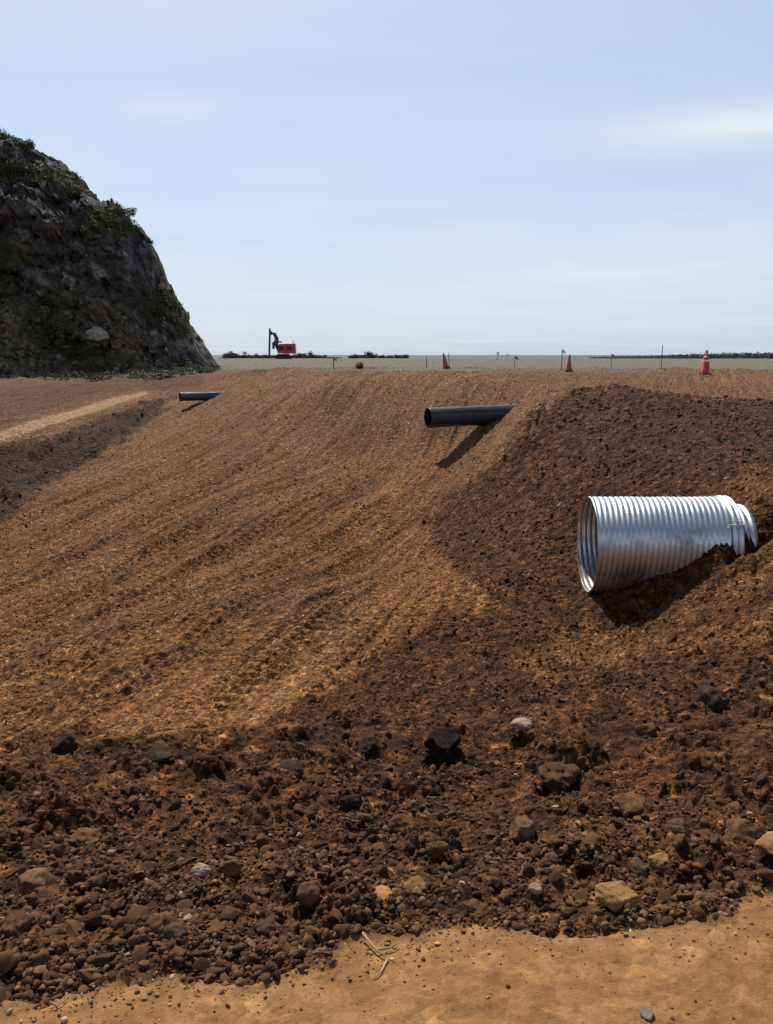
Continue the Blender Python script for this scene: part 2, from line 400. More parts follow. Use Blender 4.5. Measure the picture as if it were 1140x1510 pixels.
    c = mix(nt, attr(nt, 'umber'), c, mix(nt, .6, c, (.052, .023, .014)))
    c = mix(nt, attr(nt, 'path'), c, mix(nt, fine, (.25, .145, .075), (.32, .20, .11)))
    c = mix(nt, attr(nt, 'gravel'), c, gravel)
    c = mix(nt, attr(nt, 'road'), c, road)
    sp_c = mix(nt, .6, (1, 1, 1), mix(nt, 1.0, ramp(nt, noise(nt, geo, 17, 6, .85), [(.36, (.40, .38, .38)), (.47, (1.0, 1.0, 1.03)), (.54, (1.42, 1.44, 1.5)), (.64, (2.4, 2.5, 2.7))]), ramp(nt, noise(nt, geo, 6.5, 4, .8), [(.38, (.50, .47, .45)), (.48, (1.0, .99, .98)), (.56, (1.18, 1.18, 1.17)), (.66, (1.7, 1.68, 1.65))]), 'MULTIPLY'))
    c = mix(nt, N_inv(nt, attr(nt, 'road')), c, mix(nt, 1.0, c, sp_c, 'MULTIPLY'))
    c_pre = c; b.inputs['Roughness'].default_value = .95
    b.inputs['Specular IOR Level'].default_value = .15
    def vor(scale, out='Distance', rnd=1):
        # warp a little so the grains are not round
        wn = N(nt, 'ShaderNodeTexNoise'); wn.inputs['Scale'].default_value = scale * 1.3; wn.inputs['Detail'].default_value = 2; nt.links.new(geo, wn.inputs['Vector'])
        wa = N(nt, 'ShaderNodeVectorMath', operation='MULTIPLY_ADD'); nt.links.new(wn.outputs['Color'], wa.inputs[0]); wa.inputs[1].default_value = (.6 / scale,) * 3; nt.links.new(geo, wa.inputs[2])
        v = N(nt, 'ShaderNodeTexVoronoi'); v.inputs['Scale'].default_value = scale; nt.links.new(wa.outputs[0], v.inputs['Vector']); return v
    vA = vor(8.5); vB = vor(22)
    def inv(x_, k):
        m = N(nt, 'ShaderNodeMath', operation='MULTIPLY_ADD'); nt.links.new(x_, m.inputs[0]); m.inputs[1].default_value = -k; m.inputs[2].default_value = k; return m.outputs[0]
    def sep(x_):
        q = N(nt, 'ShaderNodeSeparateColor'); nt.links.new(x_, q.inputs[0]); return q.outputs[0]
    def mul(a_, b_):
        m = N(nt, 'ShaderNodeMath', operation='MULTIPLY'); nt.links.new(a_, m.inputs[0]); nt.links.new(b_, m.inputs[1]); return m.outputs[0]
    gr1 = mul(inv(vA.outputs['Distance'], 1.4), sep(vA.outputs['Color'])); gr2 = mul(inv(vB.outputs['Distance'], 1.4), sep(vB.outputs['Color']))
    soft = N(nt, 'ShaderNodeMath', operation='SUBTRACT'); soft.inputs[0].default_value = 1.0; soft.use_clamp = True
    nt.links.new(mix(nt, .8, (0, 0, 0), attr(nt, 'road')), soft.inputs[1])
    b1 = N(nt, 'ShaderNodeBump'); b1.inputs['Distance'].default_value = .075; nt.links.new(soft.outputs[0], b1.inputs['Strength']); nt.links.new(gr1, b1.inputs['Height'])
    b2 = N(nt, 'ShaderNodeBump'); b2.inputs['Distance'].default_value = .032; nt.links.new(soft.outputs[0], b2.inputs['Strength']); nt.links.new(gr2, b2.inputs['Height']); nt.links.new(b1.outputs[0], b2.inputs['Normal'])
    b3 = N(nt, 'ShaderNodeBump'); b3.inputs['Distance'].default_value = .012; b3.inputs['Strength'].default_value = .6; nt.links.new(vfine, b3.inputs['Height']); nt.links.new(b2.outputs[0], b3.inputs['Normal'])
    nt.links.new(b3.outputs[0], b.inputs['Normal'])
    cellA = ramp(nt, sep(vA.outputs['Color']), [(.0, (.62, .60, .58)), (.6, (1.0, 1.0, 1.0)), (.92, (1.12, 1.12, 1.12)), (1, (1.35, 1.35, 1.35))])
    cellB = ramp(nt, sep(vB.outputs['Color']), [(.0, (.60, .58, .56)), (.6, (1.0, 1.0, 1.0)), (.93, (1.3, 1.3, 1.3)), (1, (2.4, 2.4, 2.4))])
    cc_ = mix(nt, 1.0, mix(nt, 1.0, c_pre, cellA, 'MULTIPLY'), cellB, 'MULTIPLY')
    nt.links.new(mix(nt, N_inv(nt, attr(nt, 'road')), c_pre, cc_), b.inputs['Base Color'])
    return m
MAT_G = make_ground_mat()

def stone_mat(name, lo, mid, hi, scale=14):
    m, nt, b = newmat(name)
    tc = N(nt, 'ShaderNodeTexCoord').outputs['Object']
    oi = N(nt, 'ShaderNodeObjectInfo').outputs['Random']
    f = noise(nt, tc, scale, 6, .7)
    c = ramp(nt, f, [(.28, lo), (.5, mid), (.74, hi)])
    hs = N(nt, 'ShaderNodeHueSaturation'); nt.links.new(c, hs.inputs['Color'])
    mr = N(nt, 'ShaderNodeMapRange'); mr.inputs['To Min'].default_value = .65; mr.inputs['To Max'].default_value = 1.35
    nt.links.new(oi, mr.inputs['Value']); nt.links.new(mr.outputs[0], hs.inputs['Value'])
    nt.links.new(hs.outputs[0], b.inputs['Base Color']); b.inputs['Roughness'].default_value = .92
    b.inputs['Specular IOR Level'].default_value = .2
    bump(nt, b, noise(nt, tc, scale * 4, 5, .7), .6, .01)
    return m
M_CLOD = stone_mat('brown_clod', (.038, .016, .006), (.10, .045, .017), (.20, .10, .042))
M_TAN = stone_mat('tan_sandstone', (.13, .062, .022), (.26, .135, .047), (.37, .22, .09), 9)
M_PALE = stone_mat('pale_rock', (.14, .095, .065), (.24, .17, .125), (.34, .26, .205), 9)
M_DARKC = stone_mat('dark_clod', (.012, .006, .003), (.032, .016, .008), (.075, .042, .022))
M_CREAM = stone_mat('cream_rock', (.20, .17, .12), (.36, .32, .24), (.5, .46, .36), 2)
M_GREY = stone_mat('grey_rock', (.038, .018, .008), (.105, .053, .024), (.21, .122, .06), 12)
def scatter_mat(name='loose_stone', stops=None):
    m, nt, b = newmat(name)
    v = attr(nt, 'tone'); geo = N(nt, 'ShaderNodeNewGeometry').outputs['Position']
    c = ramp(nt, v, stops or [(0, (.026, .011, .005)), (.35, (.075, .034, .013)), (.65, (.135, .066, .027)), (.88, (.19, .11, .055)), (1, (.30, .22, .15))])
    f = noise(nt, geo, 60, 4, .7)
    c = mix(nt, .5, c, ramp(nt, f, [(.3, (.35, .33, .3)), (.7, (1.5, 1.45, 1.4))]), 'MULTIPLY')
    nt.links.new(c, b.inputs['Base Color']); b.inputs['Roughness'].default_value = .93
    b.inputs['Specular IOR Level'].default_value = .2
    return m
M_SCAT = scatter_mat()
M_TALUS = scatter_mat('cliff_stone', [(0, (.03, .027, .025)), (.6, (.085, .072, .06)), (1, (.19, .16, .13))])
M_SLOPE = scatter_mat('earth_crumb', [(0, (.07, .034, .014)), (.4, (.17, .09, .038)), (.7, (.28, .16, .075)), (1, (.46, .33, .20))])
def plain(name, col, rough=.6, metal=0, vary=.25, scale=8):
    m, nt, b = newmat(name)
    tc = N(nt, 'ShaderNodeTexCoord').outputs['Object']
    f = noise(nt, tc, scale, 4, .6)
    lo = tuple(x * (1 - vary) for x in col); hi = tuple(min(1, x * (1 + vary)) for x in col)
    nt.links.new(ramp(nt, f, [(.3, lo), (.7, hi)]), b.inputs['Base Color'])
    b.inputs['Roughness'].default_value = rough; b.inputs['Metallic'].default_value = metal
    if rough > .8: b.inputs['Specular IOR Level'].default_value = .1
    return m

# ------------------------------------------------------------------ object helpers
def finish(o, label=None, cat=None, group=None, kind=None, parent=None):
    C.objects.link(o)
    if parent is not None: o.parent = parent
    if label: o['label'] = label
    if cat: o['category'] = cat
    if group: o['group'] = group
    if kind: o['kind'] = kind
    return o
def mesh_np(name, verts, faces, mat, smooth=False, attrs=None):
    """faces: (n, k) int array"""
    me = bpy.data.meshes.new(name)
    verts = np.asarray(verts, np.float32); faces = np.asarray(faces, np.int32)
    nf, k = faces.shape
    me.vertices.add(len(verts)); me.vertices.foreach_set('co', verts.ravel())
    me.loops.add(nf * k); me.loops.foreach_set('vertex_index', faces.ravel())
    me.polygons.add(nf); me.polygons.foreach_set('loop_start', np.arange(0, nf * k, k, dtype=np.int32))
    me.polygons.foreach_set('loop_total', np.full(nf, k, np.int32))
    if smooth: me.polygons.foreach_set('use_smooth', np.ones(nf, bool))
    me.update(calc_edges=True)
    for an, av in (attrs or {}).items():
        a = me.attributes.new(an, 'FLOAT', 'POINT'); a.data.foreach_set('value', np.asarray(av, np.float32))
    me.materials.append(mat)
    return bpy.data.objects.new(name, me)
def empty(name, loc, rz=0):
    o = bpy.data.objects.new(name, None); o.location = loc; o.rotation_euler = (0, 0, rz); o.empty_display_size = .2
    return o
class MB:
    """collects simple solids into one mesh"""
    def __init__(s): s.v = []; s.f = []
    def add(s, vs, fs):
        k = len(s.v); s.v += [tuple(map(float, p)) for p in vs]; s.f += [tuple(i + k for i in f) for f in fs]; return s
    def box(s, c, d, rot=None, taper=1.0):
        x, y, z = d[0] / 2, d[1] / 2, d[2] / 2
        pts = [(-x, -y, -z), (x, -y, -z), (x, y, -z), (-x, y, -z), (-x * taper, -y * taper, z), (x * taper, -y * taper, z), (x * taper, y * taper, z), (-x * taper, y * taper, z)]
        if rot is not None:
            from mathutils import Euler
            e = Euler(rot).to_matrix(); pts = [tuple(e @ __import__('mathutils').Vector(p)) for p in pts]
        pts = [(p[0] + c[0], p[1] + c[1], p[2] + c[2]) for p in pts]
        return s.add(pts, [(3, 2, 1, 0), (4, 5, 6, 7), (0, 1, 5, 4), (1, 2, 6, 5), (2, 3, 7, 6), (3, 0, 4, 7)])
    def tube(s, pts, rads, n=10, cap=True):
        pts = [np.array(p, float) for p in pts]; rings = []
        if np.isscalar(rads): rads = [rads] * len(pts)
        up = np.array([0, 0, 1.0]); d0 = pts[1] - pts[0]; d0 /= np.linalg.norm(d0)
        if abs(d0[2]) > .9: up = np.array([0, 1.0, 0])
        vs = []
        for i, p in enumerate(pts):
            d = (pts[min(i + 1, len(pts) - 1)] - pts[max(i - 1, 0)]); d /= np.linalg.norm(d)
            a = np.cross(up, d); a /= np.linalg.norm(a); b = np.cross(d, a)
            for k in range(n):
                t = 2 * math.pi * k / n; vs.append(p + rads[i] * (math.cos(t) * a + math.sin(t) * b))
        fs = []
        for i in range(len(pts) - 1):
            for k in range(n):
                fs.append((i * n + k, i * n + (k + 1) % n, (i + 1) * n + (k + 1) % n, (i + 1) * n + k))
        if cap: fs.append(tuple(range(n - 1, -1, -1))); fs.append(tuple((len(pts) - 1) * n + k for k in range(n)))
        return s.add(vs, fs)
    def build(s, name, mat, parent=None, smooth=False, bevel=0, **kw):
        me = bpy.data.meshes.new(name); me.from_pydata(s.v, [], s.f); me.materials.append(mat)
        if smooth:
            me.polygons.foreach_set('use_smooth', [True] * len(me.polygons))
        o = bpy.data.objects.new(name, me)
        if bevel:
            md = o.modifiers.new('bevel', 'BEVEL'); md.width = bevel; md.segments = 2; md.limit_method = 'ANGLE'
        return finish(o, parent=parent, **kw)

# ------------------------------------------------------------------ the ground sheet
def build_ground():
    fine = np.arange(-34, 34.001, .058)
    az = np.r_[np.arange(-180, -60, 4.0), np.arange(-60, -40, 1.0), np.arange(-40, -34, .3), fine, np.arange(34.3, 40, .3), np.arange(40, 60, 1.0), np.arange(60, 180.1, 4.0)]
    az = np.radians(az)
    lr = [math.log(.15)]
    while lr[-1] < math.log(340):
        r = math.exp(lr[-1])
        st = .15 if r < 1 else .02 if r < 1.45 else .0026 if r < 16 else .0036 if r < 30 else .0055 if r < 70 else .03
        lr.append(lr[-1] + st)
    rr = np.exp(np.array(lr))
    A, RR = np.meshgrid(az, rr)
    x = RR * np.sin(A); y = RR * np.cos(A)
    z, Z = height(x, y)
    nr, nc = x.shape
    idx = np.arange(nr * nc).reshape(nr, nc)
    q = np.stack([idx[:-1, :-1], idx[1:, :-1], idx[1:, 1:], idx[:-1, 1:]], -1).reshape(-1, 4)[:, ::-1]
    V = np.stack([x, y, z], -1).reshape(-1, 3)
    fm = {k: v.ravel()[q].mean(1) for k, v in Z.items() if k in ('road', 'path', 'gravel')}
    sel = np.zeros(len(q), int)
    sel[fm['path'] > .5] = 2; sel[fm['gravel'] > .5] = 3; sel[fm['road'] > .5] = 1
    for k, name in ((0, 'ground'), (1, 'road'), (2, 'path'), (3, 'gravel_road')):
        f = q[sel == k]
        used, inv = np.unique(f.ravel(), return_inverse=True)
        at = {kk: vv.ravel()[used] for kk, vv in Z.items()}
        o = mesh_np(name, V[used], inv.reshape(-1, 4), MAT_G, smooth=True, attrs=at)
        finish(o, kind='structure', label={0: 'brown churned earth slope cut with dozer tracks', 1: 'tan packed dirt haul road at the foot of the picture',
               2: 'pale narrow dirt path along the bench under the cliff', 3: 'grey gravel platform along the horizon'}[k], cat='ground' if k == 0 else 'road')
build_ground()

# ------------------------------------------------------------------ stones
def ico(sub):
    import bmesh
    bm = bmesh.new(); bmesh.ops.create_icosphere(bm, subdivisions=sub, radius=1)
    v = np.array([p.co[:] for p in bm.verts]); f = np.array([[q.index for q in t.verts] for t in bm.faces]); bm.free()
    return v, f
ICO0 = ico(1); ICO1 = ico(2); ICO2 = ico(3); ICO3 = ico(4); ICO4 = ico(5)
def stone_shape(icos, seed, facets=9, rough=.1, hlo=.55, an=0):
    g = np.random.default_rng(seed); v, f = icos[0].copy(), icos[1]
    # chop with planes to get broken faces
    for _ in range(facets):
        d = g.normal(size=3); d /= np.linalg.norm(d); h = g.uniform(hlo, .9)
        k = v @ d; m = k > h; v[m] -= np.outer((k[m] - h) * .92, d)
    s = np.array([g.uniform(.8, 1.25), g.uniform(.8, 1.2), g.uniform(.6, .95)]) * (1 + an * g.uniform(-1, 1, 3))
    n = gnoise(v[:, 0] * 2.1 + seed, v[:, 1] * 2.1 + v[:, 2] * 1.7, seed) + .5 * gnoise(v[:, 0] * 5 + v[:, 2] * 4, v[:, 1] * 5 - v[:, 2] * 3, seed + 3)
    n2 = gnoise(v[:, 0] * 11 + v[:, 2] * 9, v[:, 1] * 11 - v[:, 2] * 7, seed + 5)
    v *= (1 + rough * n + rough * .35 * n2)[:, None]
    return v * s, f
def rock(px, py, size, mat, seed, label, sink=.3, cat='rock', group=None, scale=(1, 1, 1), name='rock', rough=.12, xyz=None, facets=9):
    """size: width in photo pixels"""
    x, y, z = xyz or hit(px, py)
    rad = size / 2 / F * math.hypot(x, y) * 1.05
    v, f = stone_shape(ICO4 if size > 45 else ICO3, seed, rough=rough, facets=facets)
    o = mesh_np(name, v * rad * np.array(scale), f, mat, smooth=True)
    o.location = (x, y, z + rad * scale[2] * (.75 - 2 * sink * .75))
    return finish(o, label, cat, group)
ROCKS = []
def R_(*a, **k):
    o = rock(*a, **k); ROCKS.append(o); return o
R_(909, 1335, 68, M_TAN, 3, 'largest tan orange boulder sitting at the road edge', sink=.12, scale=(1.0, .8, .85), facets=12)
R_(768, 1083, 31, M_PALE, 5, 'pale pinkish stone on the dark bank, right of the large black clod', sink=.15)
R_(654, 1114, 66, plain('shaded_black_clod', (.012, .0065, .004), .95, 0, .6, 30), 77, 'large black round clod on the upper bank, left of the pale pinkish stone', sink=.22, rough=.14, scale=(1, 1, 1.1), facets=6)  # near-black soil colour, with the clod's shaded face painted in
R_(826, 1150, 84, M_CLOD, 12, 'big brown half buried boulder with a deep shadow under it', sink=.42, scale=(1, .8, .8), rough=.16)
R_(790, 1316, 19, M_PALE, 14, 'small whitish stone left of the tan boulder', sink=.2, facets=14)
R_(970, 1275, 30, M_TAN, 16, 'smaller tan rounded stone up and right of the tan boulder', sink=.2)
R_(940, 1288, 36, M_GREY, 17, 'grey brown flat stone just above the tan boulder', sink=.3)
R_(600, 1225, 46, M_CLOD, 18, 'blocky brown clod casting a pointed shadow in the middle of the bank', sink=.2)
R_(768, 1232, 42, M_GREY, 19, 'grey brown angular rock right of the blocky clod', sink=.25)
R_(645, 1262, 34, M_CLOD, 20, 'dark clod just below the blocky brown clod', sink=.2)
R_(812, 1275, 30, M_GREY, 21, 'grey stone with a flat lit top above the whitish stone', sink=.2)
R_(297, 1290, 30, M_PALE, 22, 'light beige oval stone on the lower left bank', sink=.25)
R_(341, 1288, 34, M_CLOD, 23, 'brown clod beside the light beige oval stone', sink=.2)
R_(126, 1246, 50, M_CLOD, 24, 'long brown clod with a shadow on the far left bank', sink=.3)
R_(233, 1372, 40, M_CLOD, 25, 'rounded dark clod low on the left bank', sink=.2)
R_(262, 1385, 40, M_GREY, 26, 'dark jagged stone touching the rounded clod on its right', sink=.2)
R_(24, 1375, 56, M_CLOD, 27, 'dark clod at the left picture edge near the road', sink=.25)
R_(50, 1312, 44, M_GREY, 28, 'greyish clod above the leftmost dark clod', sink=.25)
R_(564, 1328, 44, M_TAN, 29, 'ochre stone low on the bank left of centre', sink=.3)
R_(455, 1330, 44, M_CLOD, 30, 'dark clod left of the ochre stone', sink=.25)
R_(612, 1310, 40, M_TAN, 31, 'flat yellowish stone up and right of the ochre stone', sink=.4)
R_(930, 1195, 44, M_CLOD, 32, 'reddish brown clod high on the right bank', sink=.25)
R_(1092, 1242, 50, M_CLOD, 33, 'broad brown clod near the right picture edge', sink=.3)
R_(1000, 1228, 34, M_GREY, 34, 'tan grey stone between the reddish clod and the broad clod', sink=.3)
R_(1135, 1262, 44, M_TAN, 35, 'tan stone cut by the right picture edge', sink=.25)
R_(97, 1104, 34, M_DARKC, 71, 'dark clod poking over the lip of the near bank at the left', sink=.25)
R_(234, 1118, 40, M_DARKC, 72, 'dark ragged clod under the bank lip, second from the left', sink=.3)
R_(545, 1105, 34, M_DARKC, 73, 'dark clod left of the large black clod', sink=.3)
R_(1050, 1040, 46, M_DARKC, 74, 'dark ragged clod high on the bank at the right, below the steel culvert', sink=.3, scale=(.7, 1, 1.1))
R_(425, 1140, 40, M_DARKC, 36, 'dark clod in a hollow left of the upper bank', sink=.4)
R_(518, 1190, 34, M_DARKC, 37, 'dark lump above the blocky clod and to its left', sink=.3)
R_(955, 1085, 34, M_CLOD, 38, 'dark clod right of the half buried boulder', sink=.3)
R_(390, 1375, 36, M_GREY, 39, 'grey stone at the foot of the bank left of the dry twig', sink=.25)
R_(700, 1345, 32, M_CLOD, 40, 'brown clod at the foot of the bank right of the dry twig', sink=.25)
R_(955, 1500, 24, M_PALE, 41, 'small pale pebble half pressed into the haul road', sink=.3, name='pebble', cat='pebble')
R_(530, 543, 13, M_GREY, 42, 'lone dark boulder on the edge of the gravel platform', sink=.1)

# clods drawn in a loop: copies of a dozen shapes, resting on the near bank
protos = []
for k in range(14):
    v, f = stone_shape(ICO2, 200 + k, rough=.24, facets=8 + k % 6, hlo=.42, an=.25)
    me = mesh_np('soil_clod', v, f, [M_CLOD, M_CLOD, M_GREY, M_CLOD, M_CLOD][k % 5], smooth=False)
    protos.append(me.data); bpy.data.objects.remove(me)
cnt = 0; tries = 0
taken = [(o.location.x, o.location.y, .06) for o in ROCKS]
cand = []
N_TRY = 9000
cu = rng.uniform(-90, 1230, N_TRY); cr = np.exp(rng.uniform(math.log(1.9), math.log(7.5), N_TRY))
ca = np.arctan((cu - 570) / F)
cx = cr * np.sin(ca); cy = cr * np.cos(ca)
cz, CZ = height(cx, cy)
uu, vv = project(cx, cy, cz)
rad = .006 * (1 - rng.random(N_TRY)) ** -.55
rad = np.clip(rad, .006, .030)
dens = np.where(vv > 1180, 1.0, .35)
ok = (CZ['dark'] > .7) & (rng.random(N_TRY) < dens) & (uu > -25) & (uu < 1165)
order = np.argsort(-(rad / cr))
for i in order:
    if not ok[i]: continue
    if any((cx[i] - a) ** 2 + (cy[i] - b) ** 2 < (rad[i] + c) ** 2 for a, b, c in taken): continue
    taken.append((cx[i], cy[i], rad[i]))
    o = bpy.data.objects.new('soil_clod', protos[cnt % 14])
    o.location = (cx[i], cy[i], cz[i] + rad[i] * .25)
    o.rotation_euler = (rng.uniform(0, 6), rng.uniform(-.4, .4), rng.uniform(0, 6.28))
    s = rad[i]; o.scale = (s * rng.uniform(.85, 1.2), s * rng.uniform(.85, 1.2), s * rng.uniform(.7, 1))
    finish(o, 'one of many dull brown soil clods strewn over the dark bank', 'clod', 'soil clods strewn over the dark near bank')
    cnt += 1
    if cnt >= 265: break

def stone_field(name, n, sampler, rmin, rmax, power, icos, label, tone_hi=.1):
    """thousands of loose stones nobody could count, one mesh"""
    x, y, keep = sampler(n)
    z, Z = height(x, y)
    k = keep(Z, x, y, z); x, y, z = x[k], y[k], z[k]
    n = len(x)
    rad = np.clip(rmin * (1 - rng.random(n)) ** power, rmin, rmax)
    if callable(getattr(sampler, 'scale', None)): rad = rad * sampler.scale(x, y)
    var = [stone_shape(icos, 500 + i, rough=.30, facets=9, hlo=.35, an=.35) for i in range(24)]
    vi = rng.integers(0, 24, n)
    VV = np.stack([a[0] for a in var])[vi]                       # n, m, 3
    th = rng.uniform(0, 6.28, n); ph = rng.uniform(-1, 1, n)
    c, s = np.cos(th), np.sin(th); c2, s2 = np.cos(ph), np.sin(ph)
    X = VV[..., 0] * c[:, None] - VV[..., 1] * s[:, None]; Y = VV[..., 0] * s[:, None] + VV[..., 1] * c[:, None]; Zc = VV[..., 2]
    Y2 = Y * c2[:, None] - Zc * s2[:, None]; Z2 = Y * s2[:, None] + Zc * c2[:, None]
    V = np.stack([X, Y2, Z2], -1) * rad[:, None, None]
    V += np.stack([x, y, z + rad * .25], -1)[:, None, :]
    m = V.shape[1]
    Fc = (icos[1][None] + (np.arange(n) * m)[:, None, None]).reshape(-1, 3)
    tone = np.clip(rng.normal(.42, .2, n), 0, .86); hi = rng.random(n) < tone_hi; tone[hi] = rng.uniform(.8, 1, hi.sum())
    o = mesh_np(name, V.reshape(-1, 3), Fc, M_SLOPE if name in ('slope_crumbs', 'road_grit') else M_SCAT, smooth=False, attrs={'tone': np.repeat(tone, m)})
    return finish(o, label, 'gravel', kind='stuff')
def samp(r0, r1, a0=-38, a1=38):
    def s(n):
        r = np.exp(rng.uniform(math.log(r0), math.log(r1), n)); a = np.radians(rng.uniform(a0, a1, n))
        return r * np.sin(a), r * np.cos(a), None
    return s
class Field:
    def __init__(s, r0, r1, fn, sc=None): s.s = samp(r0, r1); s.fn = fn; s.sc = sc
    def __call__(s, n):
        x, y, _ = s.s(n); return x, y, s.fn
    def scale(s, x, y): return s.sc(x, y) if s.sc else 1.0
def near_keep(Z, x, y, z):
    u, v = project(x, y, z)
    d = np.clip((v - 1040) / 260, .25, 1) * (.35 + .65 * sstep(-.25, .35, gnoise(x / .35, y / .35, 7)))
    return (Z['dark'] > .5) & (rng.random(len(x)) < d)
def mk(name, n, fld, rmin, rmax, pw, icos, label, th=.05): return stone_field(name, n, fld, rmin, rmax, -pw, icos, label, th)
mk('bank_gravel', 115000, Field(1.75, 7, near_keep), .0034, .016, .5, ICO1, 'loose stones and crumbs covering the dark near bank', .02)
def mid_keep(Z, x, y, z):
    return ((Z['dark'] > .5) | (Z['bank'] > .5)) & (rng.random(len(x)) < (.3 + .7 * sstep(-.3, .4, gnoise(x / 1.2, y / 1.2, 9))))
mk('fill_rubble', 60000, Field(5.5, 60, mid_keep, lambda x, y: np.clip(np.hypot(x, y) / 12, .6, 1.9)), .012, .038, .40, ICO0, 'crumbly rubble covering the dark fill around the steel pipe', .02)
def slope_keep(Z, x, y, z):
    return (Z['dark'] < .4) & (Z['road'] < .3) & (Z['gravel'] < .4) & (Z['path'] < .3) & (rng.random(len(x)) < (.25 + .75 * sstep(-.2, .4, gnoise(x / 1.6, y / 1.6, 10))))
mk('slope_crumbs', 50000, Field(7, 58, slope_keep, lambda x, y: np.clip(np.hypot(x, y) / 14, .6, 1.9)), .010, .026, .38, ICO0, 'small crumbs of earth scattered over the tracked slope', .04)
def road_keep(Z, x, y, z):
    u, v = project(x, y, z); e = np.interp(u, [p[0] for p in ROAD_B], [p[1] for p in ROAD_B])
    return (Z['road'] > .4) & (rng.random(len(x)) < np.clip(np.exp(-(v - e) / 26) + .03, 0, 1))
mk('road_grit', 14000, Field(1.2, 2.6, road_keep), .0022, .009, .45, ICO1, 'grit and small stones fraying onto the edge of the haul road', .1)

# dry twigs
M_TWIG = plain('dry_wood', (.30, .20, .11), .9)
def twig(pts, rads, label, px):
    base_ = hit(*px); t = empty('dry_twig', base_)
    mb = MB()
    for line in pts:
        w = []
        for (a, b, lift) in line:
            h = hit(a, b); w.append((h[0] - base_[0], h[1] - base_[1], h[2] - base_[2] + lift))
        mb.tube(w, list(np.linspace(rads, rads * .5, len(w))), 7)
    o = mb.build('dry_twig', M_TWIG, smooth=True)
    o.location = base_; o['label'] = label; o['category'] = 'twig'
twig([[(535, 1388, .02), (555, 1408, .014), (572, 1418, .010)], [(572, 1418, .010), (563, 1437, .006), (550, 1447, .004)], [(555, 1408, .014), (575, 1405, .014), (588, 1398, .016)]], .0036,
     'forked dry twig lying where the dark bank meets the road', (560, 1420))
twig([[(100, 1478, .008), (86, 1487, .008), (72, 1493, .005)], [(86, 1487, .008), (74, 1480, .006)]], .0022, 'short dry twig on the road at the lower left corner', (86, 1487))

# ------------------------------------------------------------------ corrugated steel pipe
def steel_mat():
    m, nt, b = newmat('galvanised_steel')
    tc = N(nt, 'ShaderNodeTexCoord').outputs['Object']
    f = noise(nt, tc, 2.2, 6, .65); sp_ = noise(nt, tc, 35, 3, .6)
    c = ramp(nt, f, [(.3, (.52, .53, .55)), (.7, (.74, .75, .77))])
    # dust caught on the underside and along the seams
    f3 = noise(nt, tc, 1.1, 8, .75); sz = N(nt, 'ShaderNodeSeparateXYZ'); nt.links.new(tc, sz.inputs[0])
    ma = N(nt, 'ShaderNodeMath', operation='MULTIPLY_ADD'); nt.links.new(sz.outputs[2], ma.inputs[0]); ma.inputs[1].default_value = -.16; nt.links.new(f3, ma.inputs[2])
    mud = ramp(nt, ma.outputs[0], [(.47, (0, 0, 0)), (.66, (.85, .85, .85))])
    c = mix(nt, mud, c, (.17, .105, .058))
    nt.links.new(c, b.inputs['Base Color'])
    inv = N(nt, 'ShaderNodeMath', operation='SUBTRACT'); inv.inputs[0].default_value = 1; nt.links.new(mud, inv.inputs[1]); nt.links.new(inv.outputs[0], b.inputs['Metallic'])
    r = N(nt, 'ShaderNodeMapRange'); r.inputs['To Min'].default_value = .28; r.inputs['To Max'].default_value = .5
    nt.links.new(sp_, r.inputs['Value']); nt.links.new(r.outputs[0], b.inputs['Roughness'])
    bump(nt, b, f, .15, .02)
    return m
M_STEEL = steel_mat()
def corrugated(name, L, Rr, pitch, amp, mat, nth=140, thick=.006, helix=1, per=12, end_flat=.02):
    """tube along +X from 0 to L, outer and inner skin, closed at the rims"""
    ns = int(L / pitch * per); s = np.linspace(0, L, ns); th = np.linspace(0, 2 * math.pi, nth, endpoint=False)
    S, T = np.meshgrid(s, th, indexing='ij')
    a = amp * sstep(0, end_flat, S) * sstep(L, L - end_flat, S)
    w = np.cos(2 * math.pi * S / pitch + helix * T)
    rad = Rr + a * w
    # faint out-of-round and dents
    rad = rad + .004 * np.sin(3 * T + S * 1.3) + .007 * gnoise(S * 2.5, np.cos(T) * 2 + np.sin(T), 4) * sstep(0, .3, S)
    V = []
    for off in (0, -thick):
        rr = rad + off; V.append(np.stack([S, rr * np.cos(T), rr * np.sin(T)], -1).reshape(-1, 3))
    idx = np.arange(ns * nth).reshape(ns, nth); nx = np.roll(idx, -1, 1)
    fo = np.stack([idx[:-1], nx[:-1], nx[1:], idx[1:]], -1).reshape(-1, 4)
    fi = fo[:, ::-1] + ns * nth
    r0 = np.stack([idx[0], idx[0] + ns * nth, nx[0] + ns * nth, nx[0]], -1)
    r1 = np.stack([idx[-1], nx[-1], nx[-1] + ns * nth, idx[-1] + ns * nth], -1)
    return mesh_np(name, np.concatenate(V), np.concatenate([fo, fi, r0, r1]), mat, smooth=True)
PD = 12.0
dx, dy, dz = ray(866, 802); t = PD / dy
p0 = (float(dx * t), PD, CAMZ + float(dz * t))
pipe = empty('steel_culvert_pipe', p0, R(-1.5)); finish(pipe, 'large shiny corrugated steel culvert jutting from the dark slope', 'culvert pipe')
RP = 72 / F * PD
finish(corrugated('barrel', 2.02, RP, .08, .0042, M_STEEL, helix=3), parent=pipe)
o = finish(corrugated('coupling_band', .16, RP + .022, .088, .012, M_STEEL, thick=.008), parent=pipe); o.location = (1.93, 0, 0)
o = finish(corrugated('pipe_stub', .34, RP * .87, .10, .012, M_STEEL, helix=0), parent=pipe); o.location = (2.0, .02, -.02)
mb = MB(); mb.box((0, 0, 0), (.05, .05, .10)); mb.tube([(-.14, 0, 0), (.14, 0, 0)], .012, 8)
